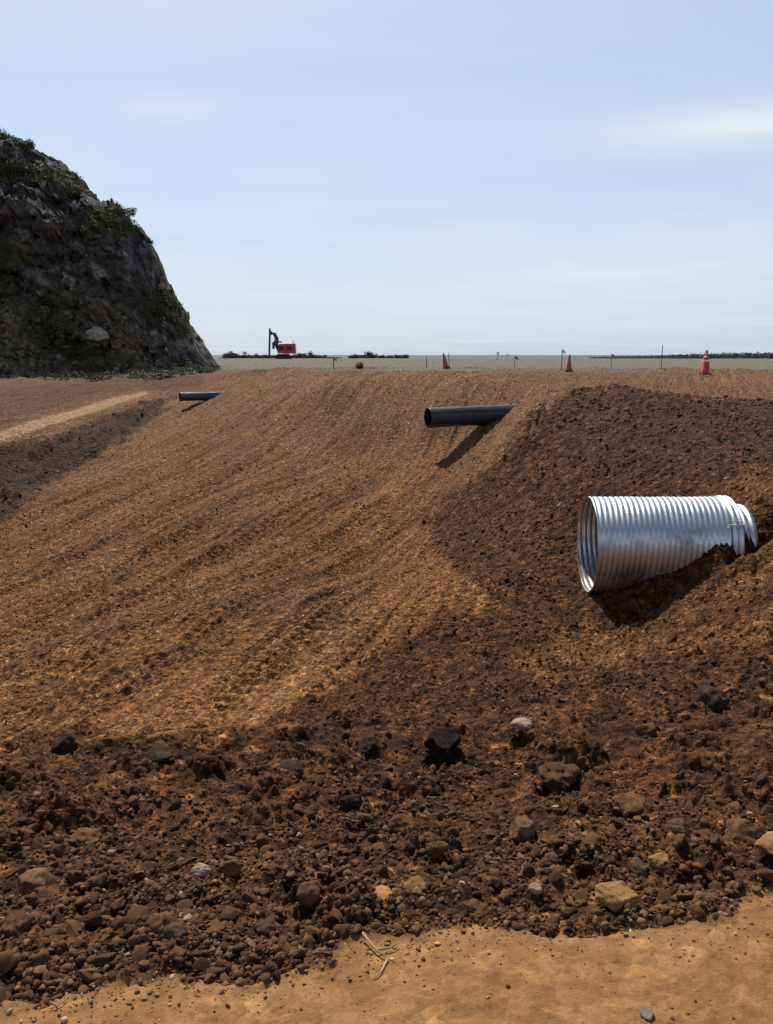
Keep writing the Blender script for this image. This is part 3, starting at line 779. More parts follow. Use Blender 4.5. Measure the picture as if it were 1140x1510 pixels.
o = mb.build('band_bolt', M_STEEL, pipe); o.location = (2.0, -(RP + .04) * math.cos(R(35)), (RP + .04) * math.sin(R(35)))
o.rotation_euler = (R(-35), 0, 0)

# black pipes
M_BLK = plain('black_plastic', (.022, .027, .036), .36, 0, .3, 3)
def black_pipe(pl, pr_, rad, label, depth_l, depth_r, dust, rib=.0):
    a = ray(*pl); b = ray(*pr_)
    A = np.array([a[0], a[1], a[2]]) * depth_l / a[1]; B = np.array([b[0], b[1], b[2]]) * depth_r / b[1]
    A[2] += CAMZ; B[2] += CAMZ
    L = float(np.linalg.norm(B - A)); d = (B - A) / L
    root = empty('black_culvert_pipe', tuple(A)); finish(root, label, 'culvert pipe')
    from mathutils import Vector
    root.rotation_mode = 'QUATERNION'; root.rotation_quaternion = Vector(d).to_track_quat('X', 'Z')
    finish(corrugated('barrel', L + .45, rad, .16, rib, dust, nth=64, thick=.03, helix=0, per=8), parent=root)
    o = finish(corrugated('end_rim', .07, rad + .012, .5, 0, dust, nth=64, thick=.05, helix=0, per=30), parent=root); o.location = (-.02, 0, 0)
    return root
black_pipe((632, 616), (745, 611), .345, 'black plastic culvert pipe with a long shadow, sticking out of the slope', 27.9, 29.0, M_BLK, .0012)
M_GRY = plain('weathered_black_plastic', (.03, .034, .038), .33, 0, .3, 3)
black_pipe((266, 585), (320, 584), .22, 'small far pipe with a pale lit top, below the cliff foot', 41.5, 42.5, M_GRY, .001)

# ------------------------------------------------------------------ cliff
CLF = [(-420,150),(-200,165),(-60,180),(0,200),(28,206),(45,210),(75,228),(100,243),(122,266),(136,292),(160,298),(185,312),(205,333),(222,356),(233,384),(243,415),(262,440),(276,465),(283,486),(297,500),(306,516),(314,531),(322,545),(360,556)]
YC = 112.0
def build_cliff():
    # crest profile in metres at the depth of the crest
    cx_ = []; cz_ = []
    for px, py in CLF:
        d = ray(px, py); t = YC / d[1]; cx_.append(float(d[0] * t)); cz_.append(float(d[2] * t))
    xs = np.arange(-105, -14, .22)
    # u runs from the foot in front (0) over the crest (1) down the back (2)
    us = np.r_[np.linspace(0, 1, 230), np.linspace(1, 2, 60)[1:]]
    X, U = np.meshgrid(xs, us, indexing='ij')
    Hc = np.interp(X, cx_, cz_) + CAMZ
    footz = -1.05
    Hh = np.maximum(Hc - footz, .05)
    # front profile: scree apron then steep face
    a = np.clip(U, 0, 1)
    prof_h = np.interp(a, [0, .10, .22, .40, .72, .9, 1], [-.06, .03, .10, .32, .76, .93, 1.0])
    prof_d = np.interp(a, [0, .10, .22, .40, .72, .9, 1], [1.0, .86, .72, .56, .34, .16, 0])
    depth = 5 + Hh * .85
    bk = np.clip(U - 1, 0, 1)
    Y = YC - prof_d * depth + bk * (8 + Hh * 1.1)
    Zz = footz + Hh * np.where(U <= 1, prof_h, 1 - bk ** 1.3 * 1.08)
    # rock relief pushed out of the face
    sc = np.clip(Hh / 7, .25, 1)
    def rid(a_, b_, s, seed): return 1 - np.abs(gnoise(a_ / s, b_ / s, seed)) * 2
    q = X * .8 + Zz * .45; p = Zz - X * .35
    rel = 3.0 * gnoise(X / 14, Zz / 11, 1) + 1.5 * rid(q, p * .6, 7, 2) + 1.1 * rid(q, p, 3.6, 3) + .65 * rid(X, Zz, 1.8, 4) + .4 * rid(p, q, .9, 5) + .22 * gnoise(X / .45, Zz / .45, 6)
    w, wi = worley(q, p, 3.2, 8); rel = rel + (wi - .5) * 2.6
    w, wi = worley(X, Zz, 1.3, 9); rel = rel + (wi - .5) * 1.3
    w, wi = worley(q, Zz, .6, 10); rel = rel + (wi - .5) * .6
    edge = sstep(0, .12, U)
    Y = Y - rel * sc * edge * .8
    Zz = Zz + sc * edge * (.6 * gnoise(X / 2.6, Y / 2.6, 12) + 1.1 * (worley(X, Y, 2.3, 13)[1] - .5) + .5 * (worley(X, Y, .9, 15)[1] - .5) + .25 * gnoise(X / .5, Y / .5, 14)) * sstep(0, .6, 2 - U + .2)
    veg = sstep(-.05, .35, gnoise(X / 6, Zz / 5, 20) + .35 * gnoise(X / 1.6, Zz / 1.6, 21) + .35 * sstep(.3, 0, a) + .15 * sstep(.72, 1, a) - .15)
    nx_, nu = X.shape
    idx = np.arange(nx_ * nu).reshape(nx_, nu)
    f = np.stack([idx[:-1, :-1], idx[1:, :-1], idx[1:, 1:], idx[:-1, 1:]], -1).reshape(-1, 4)
    m, nt, b = newmat('cliff_rock')
    geo = N(nt, 'ShaderNodeNewGeometry').outputs['Position']
    f1 = noise(nt, geo, .42, 9, .72, .5); f2 = noise(nt, geo, 2.2, 5, .7); f3 = noise(nt, geo, .09, 4, .6)
    c = ramp(nt, f1, [(.32, (.010, .010, .011)), (.45, (.034, .031, .030)), (.53, (.095, .083, .074)), (.64, (.30, .26, .22))])
    c = mix(nt, ramp(nt, f2, [(.3, (.8, .8, .8)), (.5, (0, 0, 0))]), c, (.020, .020, .021))
    c = mix(nt, ramp(nt, f3, [(.45, (0, 0, 0)), (.65, (.5, .5, .5))]), c, (.085, .065, .055))
    gr = mix(nt, f2, (.014, .018, .007), (.085, .082, .032))
    scr = ramp(nt, noise(nt, geo, 1.3, 8, .8), [(.38, (.018, .013, .008)), (.48, (.095, .068, .035)), (.56, (.19, .14, .08)), (.66, (.36, .29, .20))])
    c = mix(nt, attr(nt, 'scree'), c, scr)
    c = mix(nt, attr(nt, 'veg'), c, gr)
    nt.links.new(c, b.inputs['Base Color']); b.inputs['Roughness'].default_value = .95
    b.inputs['Specular IOR Level'].default_value = .15
    bump(nt, b, f2, .8, .35)
    V = np.stack([X, Y, Zz], -1).reshape(-1, 3)
    o = mesh_np('cliff', V, f, m, smooth=False, attrs={'veg': veg.ravel(), 'scree': (sstep(.62, .2, a + .25 * gnoise(X / 5, Zz / 5, 44)) * .85).ravel()})
    finish(o, 'dark rugged rock cliff patched with scrub rising on the left', 'cliff', kind='structure')
    return X, Y, Zz, U, veg
CX, CY, CZc, CU, CV = build_cliff()

# foliage of leaf-sized faces
def leaf_mat(name, lo, hi):
    m, nt, b = newmat(name)
    c = ramp(nt, attr(nt, 'tone'), [(0, lo), (1, hi)])
    nt.links.new(c, b.inputs['Base Color']); b.inputs['Roughness'].default_value = .8
    b.inputs['Specular IOR Level'].default_value = .2
    return m
M_LEAF = leaf_mat('scrub_leaves', (.016, .024, .009), (.085, .10, .035))
M_FAR = leaf_mat('haze_tinted_leaves', (.075, .09, .095), (.12, .135, .13))  # leaf colour lightened and greyed to paint in distance haze
M_LEAFO = leaf_mat('olive_leaves', (.045, .048, .028), (.14, .135, .075))
def leaves(centres, rads, per, size, squash=.75):
    """leaf quads spread through clumps; returns verts, faces, tone"""
    n = len(centres); c = np.repeat(centres, per, 0); r = np.repeat(rads, per)
    d = rng.normal(size=(n * per, 3)); d /= np.linalg.norm(d, axis=1)[:, None]
    d *= (rng.random(n * per) ** .4)[:, None]; d[:, 2] *= squash
    lump = 1 + .5 * gnoise(d[:, 0] * 2.5 + c[:, 0], d[:, 1] * 2.5 + d[:, 2] * 2 + c[:, 2], 6)
    p = c + d * (r * lump)[:, None]
    a = rng.normal(size=(n * per, 3)); a /= np.linalg.norm(a, axis=1)[:, None]
    b = np.cross(a, rng.normal(size=(n * per, 3))); b /= np.linalg.norm(b, axis=1)[:, None]
    s = (size * r * rng.uniform(.6, 1.4, n * per))[:, None]
    V = np.stack([p - a * s, p + b * s * .6, p + a * s, p - b * s * .6], 1).reshape(-1, 3)
    Fq = np.arange(len(V)).reshape(-1, 4)
    return V, Fq, np.repeat(np.clip(rng.normal(.45, .25, n * per), 0, 1), 4)
# scrub nobody could count on the cliff
m = (CV > .45) & (CU > .02) & (CU < 1.05)
ii = np.argwhere(m); ii = ii[rng.choice(len(ii), 2600, replace=False)]
cc = np.stack([CX[ii[:, 0], ii[:, 1]], CY[ii[:, 0], ii[:, 1]] - .1, CZc[ii[:, 0], ii[:, 1]] + .15], -1)
rr_ = rng.uniform(.25, .95, len(cc)) * np.clip((CZc[ii[:, 0], ii[:, 1]] + 4) / 12 + .35, .35, 1)
V, Fq, T = leaves(cc, rr_ * .8, 60, .17)
finish(mesh_np('cliff_scrub', V, Fq, M_LEAFO, attrs={'tone': T}), 'low dark green scrub clinging to the rock cliff', 'scrub', kind='stuff')
def shrub(x, y, z, rad, label, mat=M_LEAF, group=None, nm='shrub', h=.8):
    root = empty(nm, (x, y, z)); finish(root, label, 'shrub', group)
    k = 7; cen = rng.normal(size=(k, 3)) * np.array([.45, .45, .22]) * rad + np.array([0, 0, rad * h * .7])
    V, Fq, T = leaves(cen, np.full(k, rad * .55), 150, .16)
    finish(mesh_np('foliage', V, Fq, mat, attrs={'tone': T}), parent=root)
    mb = MB()
    for i in range(4):
        mb.tube([(0, 0, -.3), tuple(cen[i] * .5 + np.array([0, 0, -.05])), tuple(cen[i])], [rad * .06, rad * .045, rad * .02], 6)
    mb.build('stem', M_TWIG, root, smooth=True)
    return root
def on_cliff(px, py):
    d = ray(px, py); u_, v_ = project(CX, CY, CZc); e = (u_ - px) ** 2 + (v_ - py) ** 2 + (CU > 1.02) * 1e6
    i = np.unravel_index(np.argmin(e), e.shape); return float(CX[i]), float(CY[i]), float(CZc[i])
for (px, py, rd, lab) in [(40, 222, 1.0, 'dark rounded shrub standing on the crest of the cliff'), (3, 216, 1.2, 'tall dark shrub on the cliff top at the left picture edge'),
                          (188, 314, .9, 'small shrub on the shoulder of the cliff skyline'), (25, 262, 2.0, 'bright green bush high on the cliff face'),
                          (95, 338, 1.4, 'green bush in the middle of the upper cliff face'), (222, 356, .7, 'tiny shrub on the steep cliff skyline below the shoulder')]:
    x, y, z = on_cliff(px, py); shrub(x, y, z, rd, lab, M_LEAFO if 'green' in lab else M_LEAF)
x, y, z = on_cliff(150, 500)
o = rock(150, 500, 26, M_CREAM, 61, 'pale cream boulder at the foot of the dark cliff', xyz=(x, y - 1.5, z), sink=.1, scale=(1.1, 1, .75), rough=.25, facets=13)
# rocky rubble at cliff foot
fx = rng.uniform(-58, -22, 700); fy = 60 + 45 * rng.random(700) ** .6
for lab, a, b in (('cliff_talus', 0, 700),):
    ii = np.argwhere((CU > .03) & (CU < .45)); ii = ii[rng.choice(len(ii), 2600, replace=False)]
    ctr = np.stack([CX[ii[:, 0], ii[:, 1]], CY[ii[:, 0], ii[:, 1]], CZc[ii[:, 0], ii[:, 1]]], -1)
    rad_ = np.clip(.12 * (1 - rng.random(len(ctr))) ** -.5, .12, .6) * np.clip((ctr[:, 2] + 4) / 8 + .3, .4, 1)
    vs, fs = [], []
    var = [stone_shape(ICO1, 800 + i, rough=.2)[0] for i in range(16)]
    for i in range(len(ctr)):
        vs.append(var[i % 16] * rad_[i] + ctr[i]); fs.append(ICO1[1] + i * 42)
    o = mesh_np('cliff_talus', np.concatenate(vs), np.concatenate(fs), M_TALUS, attrs={'tone': np.repeat(np.clip(rng.normal(.6, .22, len(ctr)), 0, .93), 42)})
    finish(o, 'broken rocks lying along the foot of the dark cliff', 'rubble', kind='stuff')

# dirt, rocks and dry scrub spilling from the foot onto the bench
nn_ = 1500; pxs = rng.uniform(-80, 325, nn_); pys = 541 + 21 * rng.random(nn_) ** 1.5 - 8 * sstep(200, 320, pxs)
dd = ray(pxs, pys); Yf = rng.uniform(60, 98, nn_); xf = dd[0] / dd[1] * Yf; zf = height(xf, Yf)[0]
_, vf = project(xf, Yf, zf); kf = (vf < 561 + 5 * gnoise(xf / 3, Yf * 0, 9)) & (rng.random(nn_) < .55 + gnoise(xf / 2.5, Yf / 8, 19)); xf, Yf, zf = xf[kf], Yf[kf], zf[kf]
h2 = len(xf) // 2
V, Fq, T = leaves(np.stack([xf[:h2], Yf[:h2], zf[:h2] + .12], -1), rng.uniform(.12, .6, h2), 50, .2, .8)
finish(mesh_np('foot_scrub', V, Fq, M_LEAFO, attrs={'tone': T}), 'dry olive scrub spreading over the dirt in front of the cliff foot', 'scrub', kind='stuff')
vs, fs = [], []
for i, (a_, b_, c_) in enumerate(zip(xf[h2:], Yf[h2:], zf[h2:])):
    vs.append(var[i % 16] * rng.uniform(.05, .08 + .22 * rng.random()) + np.array([a_, b_, c_])); fs.append(ICO1[1] + i * 42)
finish(mesh_np('foot_rubble', np.concatenate(vs), np.concatenate(fs), M_TALUS, attrs={'tone': np.repeat(np.clip(rng.normal(.55, .22, len(vs)), 0, .9), 42)}),
       'small broken rocks strewn over the dirt in front of the cliff foot', 'rubble', kind='stuff')

# ------------------------------------------------------------------ far side: sea, far shore, shrubs
def water_mat():
    m, nt, b = newmat('sea_water'); geo = N(nt, 'ShaderNodeNewGeometry').outputs['Position']
    f = noise(nt, geo, .02, 5, .6)
    nt.links.new(ramp(nt, f, [(.3, (.055, .08, .10)), (.7, (.08, .11, .13))]), b.inputs['Base Color'])
    b.inputs['Roughness'].default_value = .8; b.inputs['Specular IOR Level'].default_value = .2
    bump(nt, b, noise(nt, geo, .4, 4, .6), .6, .6)
    return m
g = np.linspace(-1, 1, 41); gx, gy = np.meshgrid(g * 9000, g * 9000 + 6000)
idx = np.arange(41 * 41).reshape(41, 41)
o = mesh_np('sea', np.stack([gx, gy, gx * 0 - 4.2], -1).reshape(-1, 3), np.stack([idx[:-1, :-1], idx[:-1, 1:], idx[1:, 1:], idx[1:, :-1]], -1).reshape(-1, 4), water_mat())
finish(o, 'thin grey blue strip of sea along the horizon', 'sea', kind='structure')
# wooded far shore on the right
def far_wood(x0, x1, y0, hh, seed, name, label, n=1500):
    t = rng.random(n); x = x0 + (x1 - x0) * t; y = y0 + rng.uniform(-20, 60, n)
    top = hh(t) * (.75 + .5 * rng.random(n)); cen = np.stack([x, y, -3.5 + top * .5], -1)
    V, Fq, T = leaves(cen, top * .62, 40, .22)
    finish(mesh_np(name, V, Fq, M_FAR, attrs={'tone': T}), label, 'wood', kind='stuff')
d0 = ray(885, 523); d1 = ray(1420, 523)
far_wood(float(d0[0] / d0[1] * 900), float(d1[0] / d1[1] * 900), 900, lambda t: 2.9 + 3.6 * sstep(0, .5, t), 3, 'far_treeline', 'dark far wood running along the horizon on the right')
for a_, b_, nn in ((322, 505, 900), (515, 602, 420)):
    n_ = nn; px_ = rng.uniform(a_, b_, n_); Yy = 268 + rng.uniform(0, 14, n_); dd = ray(px_, 523.0); xx = dd[0] / dd[1] * Yy
    gz_ = height(xx, Yy)[0]; tp = (.5 + .6 * (gnoise(px_ / 9, px_ * 0, 3) * .5 + .5)) * np.interp(px_, [a_, a_ + 15, b_ - 60, b_], [.3, 1.3, 1.0, .35])
    V, Fq, T = leaves(np.stack([xx, Yy, gz_ + tp * .4], -1), tp, 36, .2)
    finish(mesh_np('low_scrub', V, Fq, M_LEAFO, attrs={'tone': T}), 'low grey green scrub line %s' % ('between the cliff foot and the right of the rig' if a_ < 400 else 'of the lone clump in the middle of the horizon'), 'scrub', kind='stuff')
# scrub on the far edge of the platform: single bushes
BUSH = [(338,521,3,0),(347,519,2.6,1),(362,522,2.4,0),(378,522,3,1),(392,523,2,0),(440,521,3,0),(452,520,3,1),(464,523,2,0),(478,524,1.8,1),(516,525,1.5,0),(524,523,2.2,1),(549,520,2.4,0),(538,524,1.8,1),(562,524,2,0),(575,524,1.8,1),(588,523,2.4,0),(597,523,2.2,1)]
BL = ['largest bush of the leftmost clump on the horizon, nearest the cliff foot', 'pointed bush in the clump between cliff and drill rig', 'low olive bush midway between the cliff foot and the rig mast',
      'dark bush just left of the rig mast', 'low bush right behind the foot of the rig mast', 'bush directly behind the red drill rig body on its right', 'dark bush second to the right of the drill rig',
      'small bush third to the right of the drill rig', 'last tiny bush trailing off right of the drill rig', 'tiny bush starting the lone clump right of the drill rig', 'low dark bush second in the lone horizon clump',
      'tallest round bush of the lone horizon clump', 'low olive bush just left of the tallest round bush', 'low bush just right of the tallest round bush', 'flat olive bush midway to the right end of the horizon clump',
      'dark bush next to last at the right end of the horizon clump', 'last bush at the right end of the horizon clump']
for (px, py, rd, k), lb in zip(BUSH, BL):
    Y_ = 262; d = ray(px, py); x = float(d[0] / d[1] * Y_)
    gz = float(height(np.array([x]), np.array([float(Y_)]))[0][0])
    topz = CAMZ + float(d[2] / d[1] * Y_)
    shrub(x, Y_, gz - .3, max(.9, (topz - gz) * .85 + .35), lb, M_LEAFO if k else M_LEAF, 'bushes on the far edge of the platform', 'bush')

# ------------------------------------------------------------------ drill rig
M_RED = plain('red_paint', (.50, .045, .06), .45); M_DK = plain('dark_steel', (.045, .048, .055), .5, .3)
M_GL = plain('cab_glass', (.03, .04, .05), .1); M_RUB = plain('track_rubber', (.025, .023, .022), .85)
def drill_rig():
    Yr = 200.0; d = ray(414, 526.5); x = float(d[0] / d[1] * Yr)
    gz = float(height(np.array([x]), np.array([Yr]))[0][0])
    u = Yr / F                           # metres per photo pixel
    root = empty('drill_rig', (x, Yr, gz)); root.scale = (1.1, 1.1, 1.06); finish(root, 'red crawler drill rig with its dark mast raised on the horizon', 'drill rig')
    for s in (-1, 1):
        mb = MB(); L, h, w = 3.6, .85, .5
        prof = [(math.cos(t) * h / 2 + (L / 2 - h / 2) * (1 if math.cos(t) >= 0 else -1), math.sin(t) * h / 2 + h / 2) for t in np.linspace(-math.pi / 2, math.pi * 1.5, 25)[:-1]]
        k = len(prof); vs = [(a, -w / 2, b) for a, b in prof] + [(a, w / 2, b) for a, b in prof]
        mb.add(vs, [tuple(range(k)), tuple(range(2 * k - 1, k - 1, -1))] + [(i, k + i, k + (i + 1) % k, (i + 1) % k) for i in range(k)])
        tr = mb.build('track', M_RUB, root); tr.location = (.6, s * 1.0, 0)
        mb = MB()
        for i in range(5): mb.tube([(-1.3 + i * .65, -w / 2 - .03, .42), (-1.3 + i * .65, w / 2 + .03, .42)], .24, 12)
        mb.build('roller', M_DK, tr)
    mb = MB(); mb.box((.6, 0, 1.0), (2.6, 1.5, .3)); mb.build('chassis', M_DK, root)
    mb = MB(); mb.box((2.1, 0, 2.35), (2.7, 2.1, 2.3), taper=.9); bd = mb.build('engine_hood', M_RED, root, bevel=.12)
    mb = MB(); mb.box((2.1, -1.05, 2.4), (1.5, .04, .9))
    for i in range(6): mb.box((2.1, -1.08, 2.1 + i * .12), (1.4, .03, .03))
    mb.build('grille', M_DK, bd)
    mb = MB(); mb.tube([(2.8, .4, 3.4), (2.8, .4, 4.1)], .09, 10); mb.build('exhaust', M_DK, bd)
    mb = MB(); mb.box((.35, -.35, 2.35), (1.3, 1.2, 2.2), taper=.9); cb = mb.build('cab', M_RED, root, bevel=.08)
    mb = MB(); mb.box((.35, -.95, 2.4), (.95, .04, .85)); mb.box((-.3, -.35, 2.4), (.04, .9, .85)); mb.build('window', M_GL, cb)
    mb = MB(); mb.tube([(-.2, .3, 1.4), (-.9, .3, 3.2), (-.75, .3, 4.6), (-1.3, .3, 5.7), (-2.2, .3, 5.9)], [.42, .42, .40, .36, .28], 10)
    mb.build('boom', M_DK, root, smooth=True)
    mb = MB(); mb.tube([(-.4, .1, 1.3), (-1.0, .1, 2.9)], .1, 8); mb.tube([(-.85, .1, 4.1), (-1.9, .1, 3.6)], .13, 8); mb.tube([(-.7, .5, 3.9), (.2, .5, 3.9)], .2, 8)
    mb.build('hydraulic_cylinder', M_DK, root)
    ms = MB(); ms.box((-2.48, 0, 3.5), (.24, .40, 6.9), (0, R(3), 0)); ms.box((-2.25, 0, 3.5), (.12, .3, 6.5), (0, R(3), 0))
    for i in range(16): ms.box((-2.52 + .021 * i, 0, .6 + i * .4), (.34, .22, .05), (0, R(3), 0))
    mast = ms.build('mast', M_DK, root)
    mb = MB(); mb.box((-2.15, 0, 5.8), (.45, .5, .8)); mb.build('rotary_head', M_DK, mast)
    mb = MB(); mb.box((-1.55, .1, 3.0), (.5, .5, 1.5)); mb.tube([(-1.4, .1, 4.4), (-1.2, .1, 4.0), (-1.5, .1, 3.5)], .2, 8); mb.build('dust_collector', M_DK, root)
    mb = MB(); mb.tube([(-2.4, .2, 6.6), (-1.7, .25, 6.0), (-1.2, .3, 4.4), (-.5, .3, 2.6)], .06, 6); mb.build('hose', M_RUB, root, smooth=True)
drill_rig()

# ------------------------------------------------------------------ cones, stakes, marker
M_COL = plain('worn_grey_band', (.20, .15, .14), .6); M_ORG = plain('orange_plastic', (.50, .045, .045), .5); M_WHT = plain('white_plastic', (.78, .78, .78), .5, 0, .05)
M_OR2 = plain('faded_red_plastic', (.34, .05, .035), .6)
def lathe(prof, n=20):
    vs = []; fs = []
    for r_, z_ in prof:
        for k in range(n): t = 2 * math.pi * k / n; vs.append((r_ * math.cos(t), r_ * math.sin(t), z_))
    for i in range(len(prof) - 1):
        for k in range(n): fs.append((i * n + k, i * n + (k + 1) % n, (i + 1) * n + (k + 1) % n, (i + 1) * n + k))
    fs.append(tuple((len(prof) - 1) * n + k for k in range(n)))
    return vs, fs
def cone(px, py, hpx, label, body, wide=1.0, rz=0, tip=(0, 0)):
    x, y, z = hit(px, py, 40, 80, 1500)
    h = hpx / F * y
    root = empty('traffic_cone', (x, y, z), rz); root.rotation_euler = (tip[0], tip[1], rz)
    finish(root, label, 'traffic cone')
    mb = MB(); mb.box((0, 0, .03), (.42 * wide, .42 * wide, .07)); mb.box((0, 0, .085), (.34 * wide, .34 * wide, .045), taper=.9)
    mb.build('base', plain('cone_base', (.05, .02, .018), .8), root, bevel=.02)
    R0 = .15 * wide; R1 = .045 * wide
    rr_ = lambda q: R0 + (R1 - R0) * q
    mb = MB(); mb.add(*lathe([(rr_(0), .10), (rr_(.5), .1 + (h - .1) * .5), (rr_(.96), .1 + (h - .1) * .96), (rr_(1) * .6, h)])); cb = mb.build('cone_body', body, root, smooth=True)
    for q0, q1 in ((.48, .60), (.70, .82)):
        mb = MB(); mb.add(*lathe([(rr_(q0) + .004, .1 + (h - .1) * q0), (rr_(q1) + .004, .1 + (h - .1) * q1)])); mb.f = mb.f[:-1]
        mb.build('reflective_collar', M_COL, cb, smooth=True)
    mb = MB(); mb.tube([(0, 0, h - .01), (0, 0, h + .05)], .02, 8); mb.build('top_knob', body, cb)
    return root
cone(839, 548, 24, 'dark red traffic cone, middle one of three at the platform edge', M_OR2, 1.2)
cone(658, 544, 22, 'slim dark red traffic cone leaning slightly, left one of three at the platform edge', M_OR2, .95, tip=(0, R(-11)))
# the bright one: fat channelizer drum
def drum():
    x, y, z = hit(1040, 552, 35, 80, 1500); s = y / F
    root = empty('traffic_drum', (x, y, z)); finish(root, 'bright orange red traffic drum with a lamp on top near the right edge', 'traffic drum')
    mb = MB(); mb.add(*lathe([(.34, 0), (.34, .06), (.24, .08)], 24)); mb.build('base', plain('drum_base', (.05, .02, .018), .8), root)
    H_ = 26 * s
    mb = MB(); mb.add(*lathe([(.22, .06), (.22, H_ * .25), (.21, H_ * .26), (.205, H_ * .55), (.195, H_ * .56), (.19, H_ * .9), (.16, H_ * .96), (.10, H_)], 24)); b_ = mb.build('drum_body', M_ORG, root, smooth=True)
    mb = MB(); mb.add(*lathe([(.203, H_ * .70), (.20, H_ * .80)], 24)); mb.f = mb.f[:-1]; mb.build('reflective_collar', M_WHT, b_, smooth=True)
    mb = MB(); mb.tube([(0, 0, H_), (0, 0, H_ + .12)], .05, 8); mb.tube([(-.04, 0, H_ + .22), (.04, 0, H_ + .22)], .13, 14); mb.build('warning_lamp', plain('amber_lens', (.45, .12, .10), .3), root)
drum()
def stake(px, py, hpx, w, label, flag=None, lean=0, mat=M_TWIG):
    x, y, z = hit(px, py, 40, 90, 1500); h = hpx / F * y
    root = empty('survey_stake', (x, y, z)); root.rotation_euler = (0, lean, 0)
    finish(root, label, 'survey stake', 'survey stakes along the platform edge')
    mb = MB(); mb.box((0, 0, h / 2 - .1), (w, .025, h + .2)); mb.build('lath', mat, root)
    if flag:
        mb = MB()
        vs = [(0, .015, h - .03), (-.03, .02, h - .22), (.16, .05, h - .07), (.13, .09, h - .27), (.24, .02, h - .16), (.21, .05, h - .36)]
        mb.add(vs, [(0, 1, 3, 2), (2, 3, 5, 4)]); o = mb.build('flagging_tape', flag, root)
        md = o.modifiers.new('thick', 'SOLIDIFY'); md.thickness = .004
    return root
M_PINK = plain('pink_tape', (.45, .18, .20), .6); M_LATH = plain('grey_lath', (.16, .13, .11), .85)
stake(828, 546, 30, .05, 'thin stake with white tape just left of the middle cone', M_WHT, mat=M_LATH)
stake(663, 543, 22, .045, 'thin leaning stake just right of the left cone', None, R(-5), M_LATH)
stake(901, 544, 22, .04, 'thin stake with pink tape between the middle cone and the drum, left of two', M_PINK, mat=M_LATH)
stake(975, 544, 34, .045, 'taller bare stake just left of the bright drum', None, mat=M_LATH)
stake(492, 544, 17, .07, 'short stubby stake beside the lone dark boulder', M_PINK, mat=M_LATH)
stake(629, 543, 16, .04, 'short bare stake left of the leaning left cone', None, mat=M_LATH)
stake(759, 543, 18, .04, 'short pink taped stake between the left and middle cones', M_PINK, mat=M_LATH)
# white marker panels far out
for px, hp, lb in ((734, 12, 'taller white marker board far out on the platform'), (748, 9, 'lower white marker board next to the taller one')):
    Yw = 150.0; d = ray(px, 530); x = float(d[0] / d[1] * Yw); gz = float(height(np.array([x]), np.array([Yw]))[0][0])
    root = empty('marker_board', (x, Yw, gz)); finish(root, lb, 'marker')
    k = Yw / F
    mb = MB(); mb.box((0, 0, hp * k * .7), (4 * k, .05, hp * k * .6)); mb.build('panel', M_WHT, root)
    for s in (-1, 1):
        mb = MB(); mb.box((s * 1.5 * k, .06, hp * k * .45), (.06, .06, hp * k * .95)); mb.build('post', M_LATH, root)

# ------------------------------------------------------------------ light, sky, camera
SUN_EL, SUN_AZ = R(55), R(-20)        # azimuth from +Y (view direction), negative to the left
w = bpy.data.worlds.new("World"); bpy.context.scene.world = w; w.use_nodes = True
nt = w.node_tree; nt.nodes.clear()
out = nt.nodes.new('ShaderNodeOutputWorld'); bg = nt.nodes.new('ShaderNodeBackground'); nt.links.new(bg.outputs[0], out.inputs[0])
sky = N(nt, 'ShaderNodeTexSky', sky_type='NISHITA'); sky.sun_disc = False
sky.sun_elevation = SUN_EL; sky.sun_rotation = SUN_AZ; sky.air_density = 1.0; sky.dust_density = 1.2; sky.ozone_density = 1.3; sky.altitude = 50
tc = N(nt, 'ShaderNodeTexCoord').outputs['Generated']
# thin cirrus: stretched noise on a flat cloud layer
sx = N(nt, 'ShaderNodeSeparateXYZ'); nt.links.new(tc, sx.inputs[0])
def mth(op, a, b=None, c=None):
    m_ = N(nt, 'ShaderNodeMath', operation=op)
    for s_, v_ in zip(m_.inputs, (a, b, c)):
        if v_ is None: continue
        if hasattr(v_, 'is_output'): nt.links.new(v_, s_)
        else: s_.default_value = v_
    return m_.outputs[0]
zz = mth('MAXIMUM', mth('ADD', sx.outputs[2], .06), .02)
cxn = mth('DIVIDE', sx.outputs[0], zz); cyn = mth('DIVIDE', sx.outputs[1], zz)
cmb = N(nt, 'ShaderNodeCombineXYZ'); nt.links.new(mth('MULTIPLY', cxn, .55), cmb.inputs[0]); nt.links.new(cyn, cmb.inputs[1])
n1 = noise(nt, cmb.outputs[0], .9, 7, .55, .6)
cl = ramp(nt, n1, [(.45, (0, 0, 0)), (.85, (.55, .55, .55))])
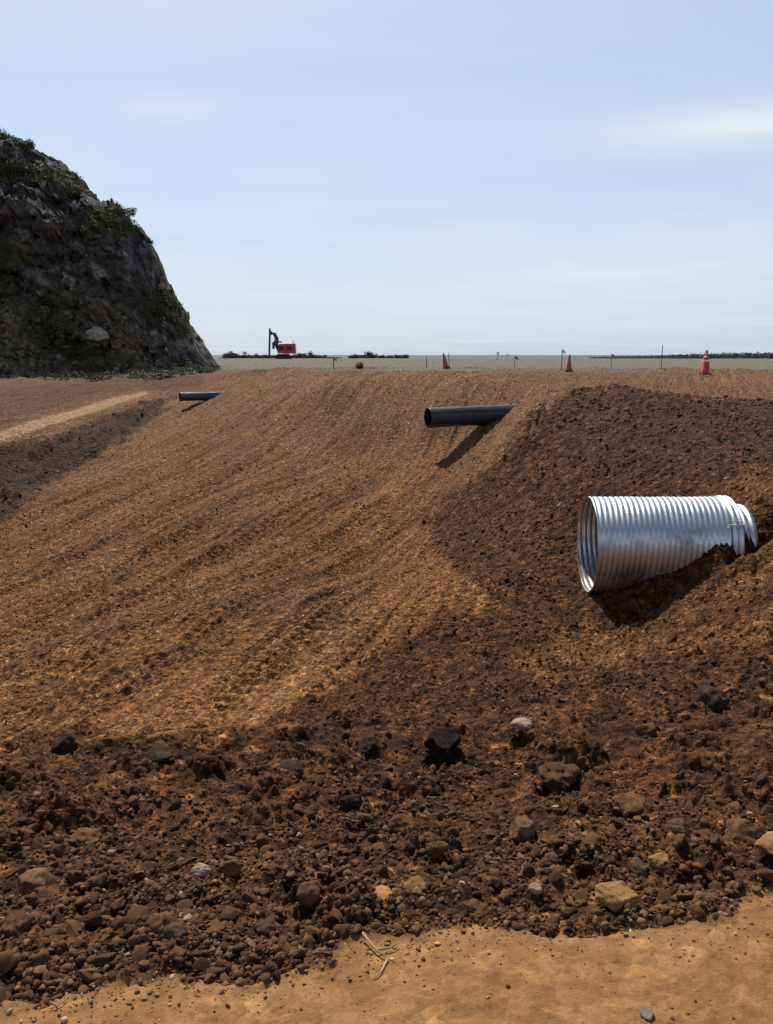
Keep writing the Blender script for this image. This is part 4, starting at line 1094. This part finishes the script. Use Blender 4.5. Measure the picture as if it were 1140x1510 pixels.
def puff(dx_, dz_, wx, wz, amp):
    a_ = mth('POWER', mth('DIVIDE', mth('SUBTRACT', mth('DIVIDE', sx.outputs[0], sx.outputs[1]), dx_), wx), 2.0)
    b_ = mth('POWER', mth('DIVIDE', mth('SUBTRACT', sx.outputs[2], dz_), wz), 2.0)
    return mth('MULTIPLY', mth('MULTIPLY', mth('POWER', 2.718, mth('MULTIPLY', mth('ADD', a_, b_), -1.0)), amp), mth('ADD', n1, .35))
nn = N(nt, 'ShaderNodeMath', operation='ADD')
for p_ in (puff(.45, .235, .17, .022, 1.1), puff(-.25, .262, .06, .014, .6), puff(-.2, .41, .22, .04, .7), puff(.35, .10, .3, .05, .5)):
    cl = mth('ADD', cl, p_)
hz = ramp(nt, sx.outputs[2], [(.0, (.62, .62, .62)), (.40, (.62, .62, .62)), (.56, (0, 0, 0))])
skc = mix(nt, hz, sky.outputs[0], (6.4, 7.8, 9.7))
skc = mix(nt, mth('MULTIPLY', mth('MULTIPLY', cl, hz), .95), skc, (8.9, 9.2, 9.6))
nt.links.new(skc, bg.inputs[0]); bg.inputs[1].default_value = .085
sl = bpy.data.lights.new('sun', 'SUN'); sl.energy = 5.0; sl.angle = R(.5); sl.color = (1, .95, .87)
so = bpy.data.objects.new('sun', sl); C.objects.link(so)
from mathutils import Vector
sd = Vector((math.sin(SUN_AZ) * math.cos(SUN_EL), math.cos(SUN_AZ) * math.cos(SUN_EL), math.sin(SUN_EL)))
so.rotation_mode = 'QUATERNION'; so.rotation_quaternion = sd.to_track_quat('Z', 'Y')
so.location = (0, 0, 50)

cd = bpy.data.cameras.new('camera'); cam = bpy.data.objects.new('camera', cd); C.objects.link(cam)
cd.sensor_fit = 'HORIZONTAL'; cd.sensor_width = 36; cd.lens = 36 * F / W0; cd.clip_start = .05; cd.clip_end = 20000
cam.location = (0, 0, CAMZ); cam.rotation_euler = (R(90) - PITCH, 0, 0)
S = bpy.context.scene; S.camera = cam
S.render.resolution_x = 773; S.render.resolution_y = 1024
S.view_settings.view_transform = 'Standard'; S.view_settings.look = 'None'; S.view_settings.exposure = 0.25; S.view_settings.gamma = 1
S.view_settings.use_curve_mapping = False
S.cycles.max_bounces = 6
